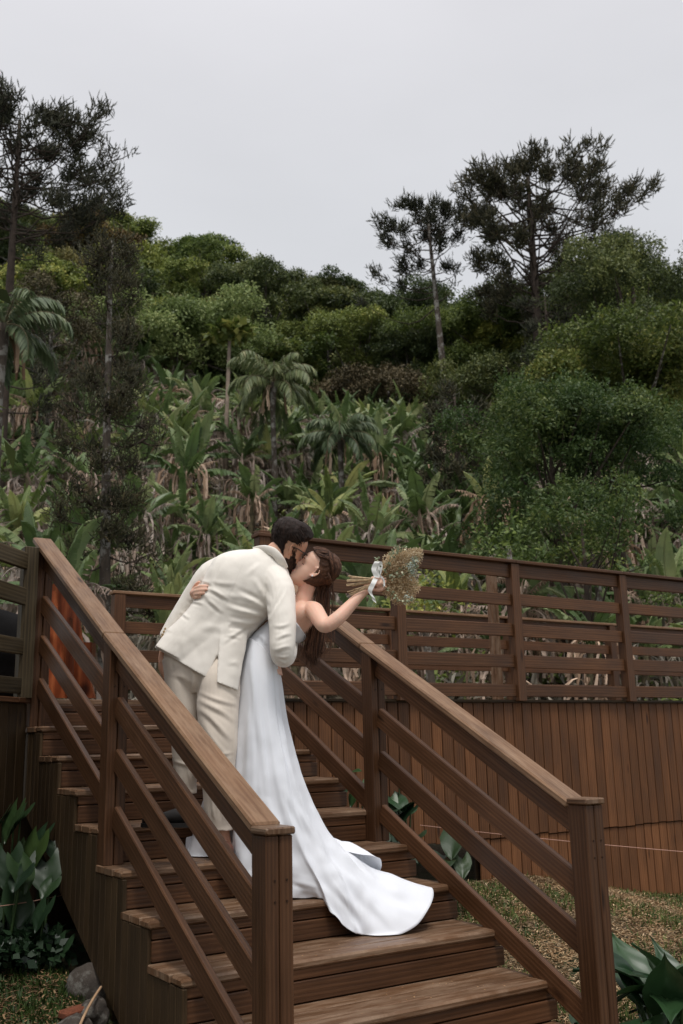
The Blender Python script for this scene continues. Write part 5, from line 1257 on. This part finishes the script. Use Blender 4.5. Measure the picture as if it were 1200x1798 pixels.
# gown: bodice
mb = MB(); loft(mb, [ring(460, 1172, 5.12, 36, .118, 12), ring(463, 1145, 5.12, 34.5, .114, 28), ring(488, 1117, 5.12, 32, .105, 46), ring(512, 1101, 5.12, 32.5, .114, 53), ring(521, 1094.5, 5.12, 31, .117, 53)], 36)
CB = [(440, 1120, 478, 1165, .004, 4), (446, 1108, 482, 1140, .004, 4), (460, 1115, 470, 1145, .003, 3), (436, 1150, 470, 1200, .004, 6)]
remesh('bodice', mb, .005, DRES, wo, 3, lambda V, N: creases(V, N, CB))
# gown: skirt and train, twelve lengths of cloth from waist to hem given by where they run
cols = [
 [(431, 1118, 5.07), (425, 1175, 5.05), (420, 1262, 5.03), (417, 1345, 5.01), (415, 1425, 4.99), (416, 1490, 4.97), (417, 1525, 4.96), (419, 1548, 4.955)],
 [(440, 1120, 4.99), (440, 1178, 4.97), (438, 1262, 4.95), (438, 1345, 4.93), (441, 1425, 4.91), (445, 1500, 4.90), (452, 1545, 4.90), (460, 1570, 4.90)],
 [(455, 1132, 4.98), (455, 1182, 4.96), (456, 1262, 4.94), (462, 1345, 4.92), (470, 1425, 4.90), (485, 1500, 4.90), (508, 1550, 4.92), (530, 1577, 4.935)],
 [(468, 1142, 4.99), (468, 1186, 4.97), (472, 1262, 4.95), (482, 1343, 4.93), (497, 1420, 4.91), (522, 1492, 4.92), (550, 1545, 4.94), (566, 1578, 4.955)],
 [(478, 1150, 5.02), (480, 1189, 5.0), (486, 1262, 4.98), (500, 1341, 4.96), (513, 1415, 4.93), (540, 1487, 4.93), (566, 1550, 4.93), (588, 1608, 4.92)],
 [(482, 1153, 5.04), (484, 1190, 5.02), (491, 1262, 5.01), (506, 1340, 4.99), (527, 1411, 4.97), (560, 1483, 4.98), (592, 1560, 4.97), (617, 1637, 4.96)],
 [(486, 1156, 5.06), (489, 1191, 5.05), (497, 1262, 5.04), (513, 1338, 5.02), (535, 1408, 5.01), (570, 1480, 5.02), (605, 1550, 5.0), (633, 1641, 4.985)],
 [(491, 1158, 5.12), (494, 1192, 5.13), (504, 1262, 5.13), (521, 1334, 5.12), (545, 1404, 5.11), (580, 1470, 5.10), (630, 1545, 5.04), (671, 1652, 4.925)],
 [(486, 1140, 5.20), (492, 1185, 5.22), (502, 1260, 5.22), (519, 1332, 5.20), (546, 1405, 5.18), (584, 1474, 5.15), (650, 1535, 5.11), (738, 1618, 4.99)],
 [(474, 1125, 5.24), (480, 1178, 5.27), (488, 1260, 5.29), (505, 1330, 5.28), (535, 1400, 5.24), (582, 1470, 5.20), (655, 1528, 5.20), (757, 1559, 5.16)],
 [(455, 1112, 5.25), (458, 1172, 5.29), (462, 1260, 5.32), (475, 1330, 5.33), (505, 1400, 5.30), (572, 1468, 5.24), (628, 1504, 5.23), (664, 1553, 5.33)],
 [(440, 1108, 5.20), (438, 1168, 5.24), (440, 1260, 5.30), (445, 1340, 5.34), (470, 1410, 5.33), (545, 1465, 5.29), (610, 1480, 5.24), (657, 1502, 5.185)],
 [(434, 1110, 5.15), (430, 1168, 5.20), (422, 1260, 5.24), (412, 1345, 5.28), (400, 1425, 5.30), (410, 1470, 5.30), (425, 1490, 5.30), (440, 1500, 5.28)],
 [(432, 1113, 5.12), (427, 1170, 5.15), (418, 1262, 5.18), (385, 1345, 5.22), (349, 1425, 5.26), (338, 1470, 5.26), (332, 1494, 5.25), (329, 1506, 5.245)],
 [(431, 1115, 5.09), (425, 1172, 5.10), (419, 1262, 5.12), (405, 1345, 5.14), (385, 1425, 5.17), (372, 1480, 5.19), (367, 1498, 5.20), (364, 1508, 5.20)],
 [(431, 1116, 5.08), (425, 1173, 5.07), (420, 1262, 5.07), (413, 1345, 5.07), (408, 1425, 5.08), (405, 1485, 5.10), (404, 1505, 5.13), (404, 1515, 5.14)],
]
Cg = np.array([[P(q[0], q[1], q[2]-(.03 if (3 <= ci <= 6 and ri >= 6) else 0)) for ri, q in enumerate(c)] for ci, c in enumerate(cols)]); cen0 = Cg[:, 0].mean(0); Cg[:, 0] = cen0+(Cg[:, 0]-cen0)*.80          # columns x rows x 3
def cr1(Pts, n, closed):
    m = len(Pts); o = []
    for s in np.linspace(0, m if closed else m-1, n, endpoint=not closed):
        i = int(s); t = s-i
        if not closed and i >= m-1: i = m-2; t = 1.
        ix = [(i-1) % m, i % m, (i+1) % m, (i+2) % m] if closed else [max(i-1, 0), i, i+1, min(i+2, m-1)]
        p0, p1, p2, p3 = (Pts[j] for j in ix); o.append(.5*((2*p1)+(p2-p0)*t+(2*p0-5*p1+4*p2-p3)*t*t+(3*p1-p0-3*p2+p3)*t**3))
    return np.array(o)
NR, NC = 130, 300
G_ = cr1(np.swapaxes(Cg, 0, 1), NR, False)                 # rows x cols x 3
G_ = np.swapaxes(cr1(np.swapaxes(G_, 0, 1), NC, True), 0, 1)
def gnorm(G):
    du = np.roll(G, -1, 1)-np.roll(G, 1, 1); dv = np.gradient(G, axis=0); return unit(np.cross(dv, du))
N_ = gnorm(G_); s_ = np.arange(NC)/NC*2*math.pi; t_ = np.linspace(0, 1, NR)[:, None]
wave = (.8*np.sin(9*s_[None]+1.2*np.sin(3*t_+1)+2.5*t_)+.35*np.sin(16*s_[None]+2*np.sin(4*t_)-3*t_+1)+.08*np.sin(37*s_[None]+4*t_))
G_ = G_+N_*(wave*.0062*sstep(.02, .55, t_)*(1-.35*sstep(.75, 1., t_)))[..., None]
sh_ = G_.shape; V = G_.reshape(-1, 3); N_ = gnorm(G_).reshape(-1, 3)
if (N_[V[:, 2] > 1.2]@FW)[:50].mean() > 9: N_ = -N_
CD = [(478, 1200, 520, 1400, .010, 9), (520, 1400, 600, 1600, .016, 10), (545, 1440, 632, 1600, -.010, 9), (455, 1200, 470, 1400, .008, 8), (470, 1400, 520, 1560, .012, 10), (435, 1250, 432, 1520, .008, 7), (560, 1480, 700, 1560, .014, 10), (600, 1520, 690, 1620, .016, 12), (640, 1540, 740, 1590, .010, 10), (440, 1160, 452, 1280, .006, 6), (500, 1300, 560, 1460, -.006, 7), (448, 1380, 470, 1540, -.008, 8), (650, 1560, 640, 1635, .010, 7), (500, 1540, 560, 1560, .006, 5), (345, 1400, 338, 1500, .006, 4), (600, 1500, 655, 1530, .005, 6), (612, 1590, 636, 1640, -.010, 6), (540, 1430, 575, 1500, .006, 6), (620, 1560, 700, 1640, .016, 6), (650, 1575, 735, 1610, .014, 5), (575, 1540, 640, 1620, .014, 6), (690, 1580, 700, 1645, .010, 5), (660, 1570, 745, 1575, .008, 6), (580, 1500, 650, 1545, .008, 6), (500, 1380, 590, 1530, .010, 8), (560, 1560, 612, 1632, -.008, 5)]
CD = [(a, b_, c, d_, e*.75, f*.75) for a, b_, c, d_, e, f in CD]
fr = np.sign(-(N_@FW)); V = creases(V, N_*fr[:, None], CD)
V = V+N_*((nzv(V, 6, 5)*.009+nzv(V, 17, 2)*.0035+(nzv(V, 10, 9)*.014+np.abs(nzv(V, 15, 4))*.010)*np.repeat(sstep(.68, .85, t_[:, 0]), NC))*np.repeat(sstep(.1, .7, t_[:, 0]), NC))[:, None]
G_ = V.reshape(sh_)
def clampst(G):
    y = G[..., 1]; q = (y+.030)/RUN; h = np.where(y > -.42, RISE*np.minimum(9, np.floor(q)+np.minimum(1, (q-np.floor(q))*RUN/.025)), -.17)
    G[..., 2] = np.maximum(G[..., 2], h+.006); return G
for it in range(9):
    if it < 5:
        A = G_.copy(); A[1:-1] = .5*G_[1:-1]+.125*(G_[2:]+G_[:-2]+np.roll(G_, 1, 1)[1:-1]+np.roll(G_, -1, 1)[1:-1])
        k_ = sstep(.55, .8, t_)[..., None]; G_ = G_*(1-k_)+A*k_
    G_ = clampst(G_)
V = G_.reshape(-1, 3); I = np.arange(NR*NC).reshape(NR, NC); F = np.stack([I[:-1], np.roll(I, -1, 1)[:-1], np.roll(I, -1, 1)[1:], I[1:]], -1).reshape(-1, 4)
sk = link('skirt', fastmesh('skirt', V, F, np.ones(len(V)), DRES, smooth=True), wo); sk.matrix_parent_inverse = Matrix.Translation(wo.location).inverted()
so_ = sk.modifiers.new('thickness', 'SOLIDIFY'); so_.thickness = .0015; so_.offset = 0

# ---------------------------------------------------------------- bouquet
bq = tag(empty('bouquet', tuple(P(664, 1021, 4.93))), 'dried flower bouquet with a white ribbon held out in the hand of the bride', 'bouquet')
g = np.random.default_rng(12)
def bchild(mb, name, m, smooth=True): o = mb.build(name, m, bq, smooth); o.matrix_parent_inverse = Matrix.Translation(bq.location).inverted(); return o
K = Vector(tuple(P(664, 1021, 4.935)))
mb = MB()
for i in range(30):
    a = g.uniform(-1, 1); b_ = g.uniform(-1, 1)
    e = Vector(tuple(P(607+g.uniform(-3, 16)+6*abs(a), 1028+16*a+g.uniform(-2, 2), 4.93+.03*b_))); k = K+idir(90)*.011*a+FV*(.010*b_-.004); o_ = Vector(tuple(P(715, 1015-30*a, 4.94-.05*b_)))
    tube(mb, [e, k, k.lerp(o_, .35)], [.0030, .0028, .002], 6, g.uniform(.6, 1.3))
bchild(mb, 'stems', simple('dry_stems', (.56, .42, .26), .7, .45, 60, .1))
mb = MB(); C_, A_, T_ = [], [], []
cen = [(694, 990, .062), (712, 1000, .058), (722, 982, .05), (700, 1022, .055), (722, 1028, .045), (700, 1043, .050), (716, 1050, .035), (732, 972, .03), (680, 1000, .04), (684, 1035, .035), (705, 975, .04)]
for x, y, r_ in cen:
    c0 = Vector(tuple(P(x, y, 4.94)))
    for k in range(34):
        d_ = Vector(tuple(g.normal(size=3))).normalized(); e = c0+d_*r_*g.uniform(.5, 1.05); m_ = K.lerp(e, .5)+Vector(tuple(g.normal(size=3)*.006)); tube(mb, [K.lerp(e, .25), m_, e], [.0009, .0008, .0006], 4, g.uniform(.5, 1.3), cap=False)
    n_ = int(95000*r_*r_*5); d_ = unit(g.normal(size=(n_, 3))); C_.append(np.array(c0)+d_*r_*(g.uniform(.35, 1.12, (n_, 1)))); A_.append(unit(d_+g.normal(size=(n_, 3))*.8)); T_.append(np.clip(g.normal(.5, .25, n_), 0, 1))
bchild(mb, 'fine_stalks', simple('dry_stalks_brown', (.42, .27, .14), .8, .4, 60, 0))
C_, A_, T_ = np.concatenate(C_), np.concatenate(A_), np.concatenate(T_)
V, F, T = leaves(C_, A_, unit(g.normal(size=C_.shape)), .0095, .0052, T_, .1)
DRYF = leafm('dried_blooms', [(0, (.50, .33, .18)), (.5, (.80, .62, .42)), (1, (.92, .80, .62))], .85, .45, .1)
o = link('dried_blooms', fastmesh('blooms', V, F, T, DRYF), bq); o.matrix_parent_inverse = Matrix.Translation(bq.location).inverted()
EUC = leafm('eucalyptus', [(0, (.16, .22, .17)), (.5, (.30, .37, .30)), (1, (.5, .55, .47))], .6, .2)
C_, A_ = [], []; mb = MB()
for (pth) in ([(672, 1012), (684, 985), (690, 965), (702, 962)], [(672, 1015), (700, 1002), (722, 990), (735, 978)], [(670, 1025), (692, 1045), (705, 1056), (728, 1052)], [(668, 1010), (662, 985), (663, 980)], [(675, 1018), (705, 1010), (728, 1000), (730, 990)], [(672, 1010), (695, 975), (700, 966), (712, 962)]):
    pts = smoothpts([P(x, y, 4.90+g.uniform(-.02, .0)) for x, y in pth], 6); tube(mb, pts, .0013, 5, cap=False)
    for p in pts[3::2]:
        for k in range(3): C_.append(np.array(p)+g.normal(size=3)*.004); A_.append(g.normal(size=3))
bchild(mb, 'sprig_stems', STEMG); C_, A_ = np.array(C_), np.array(A_); n_ = len(C_)
V, F, T = leaves(C_, A_, unit(g.normal(size=(n_, 3))-FW), .017, .014, np.clip(g.normal(.4, .3, n_), 0, 1), .05); o = link('eucalyptus_leaves', fastmesh('euc', V, F, T, EUC), bq); o.matrix_parent_inverse = Matrix.Translation(bq.location).inverted()
C_ = []; 
for x, y, r_, n_ in ((722, 995, .022, 90), (726, 1006, .018, 60), (716, 1050, .02, 40), (728, 985, .015, 40)): C_.append(np.array(P(x, y, 4.885))+g.normal(size=(n_, 3))*r_*.6)
C_ = np.concatenate(C_); V, F, T = leaves(C_, g.normal(size=C_.shape), unit(g.normal(size=C_.shape)), .008, .007, g.uniform(0, 1, len(C_)), .1)
o = link('white_blossom', fastmesh('wh', V, F, T, leafm('white_blossom', [(0, (.6, .62, .6)), (1, (.85, .86, .84))], .7, .2)), bq); o.matrix_parent_inverse = Matrix.Translation(bq.location).inverted()
def ribbon(pts, w, dirs):
    mb = MB(); P_ = smoothpts([P(*q) for q in pts], 6); n_ = len(P_); vs_ = []
    for i, p in enumerate(P_): sdv = idir(dirs[0]+(dirs[1]-dirs[0])*i/(n_-1))*w*.5; vs_ += [p-sdv, p+FV*.003*math.sin(i), p+sdv]
    fs = []
    for i in range(n_-1):
        for c_ in (0, 1): fs.append([i*3+c_, i*3+c_+1, i*3+c_+4, i*3+c_+3])
    mb.add(vs_, fs); return mb
RIB = fabric('satin_ribbon', (.85, .85, .82), .4, .1, 900, .02, .05)
for pts, w, dr in (([(662, 1014, 4.89), (657, 1000, 4.885), (662, 987, 4.88), (667, 988, 4.885), (667, 1000, 4.89), (663, 1014, 4.895)], .026, (10, -10)), ([(660, 1016, 4.885), (655, 1026, 4.875), (650, 1038, 4.88), (656, 1050, 4.885), (658, 1057, 4.89)], .024, (20, 40)), ([(655, 1020, 4.90), (664, 1010, 4.90), (674, 1018, 4.90), (675, 1030, 4.90)], .010, (90, 150))):
    o = bchild(ribbon(pts, w, dr), 'ribbon', RIB)
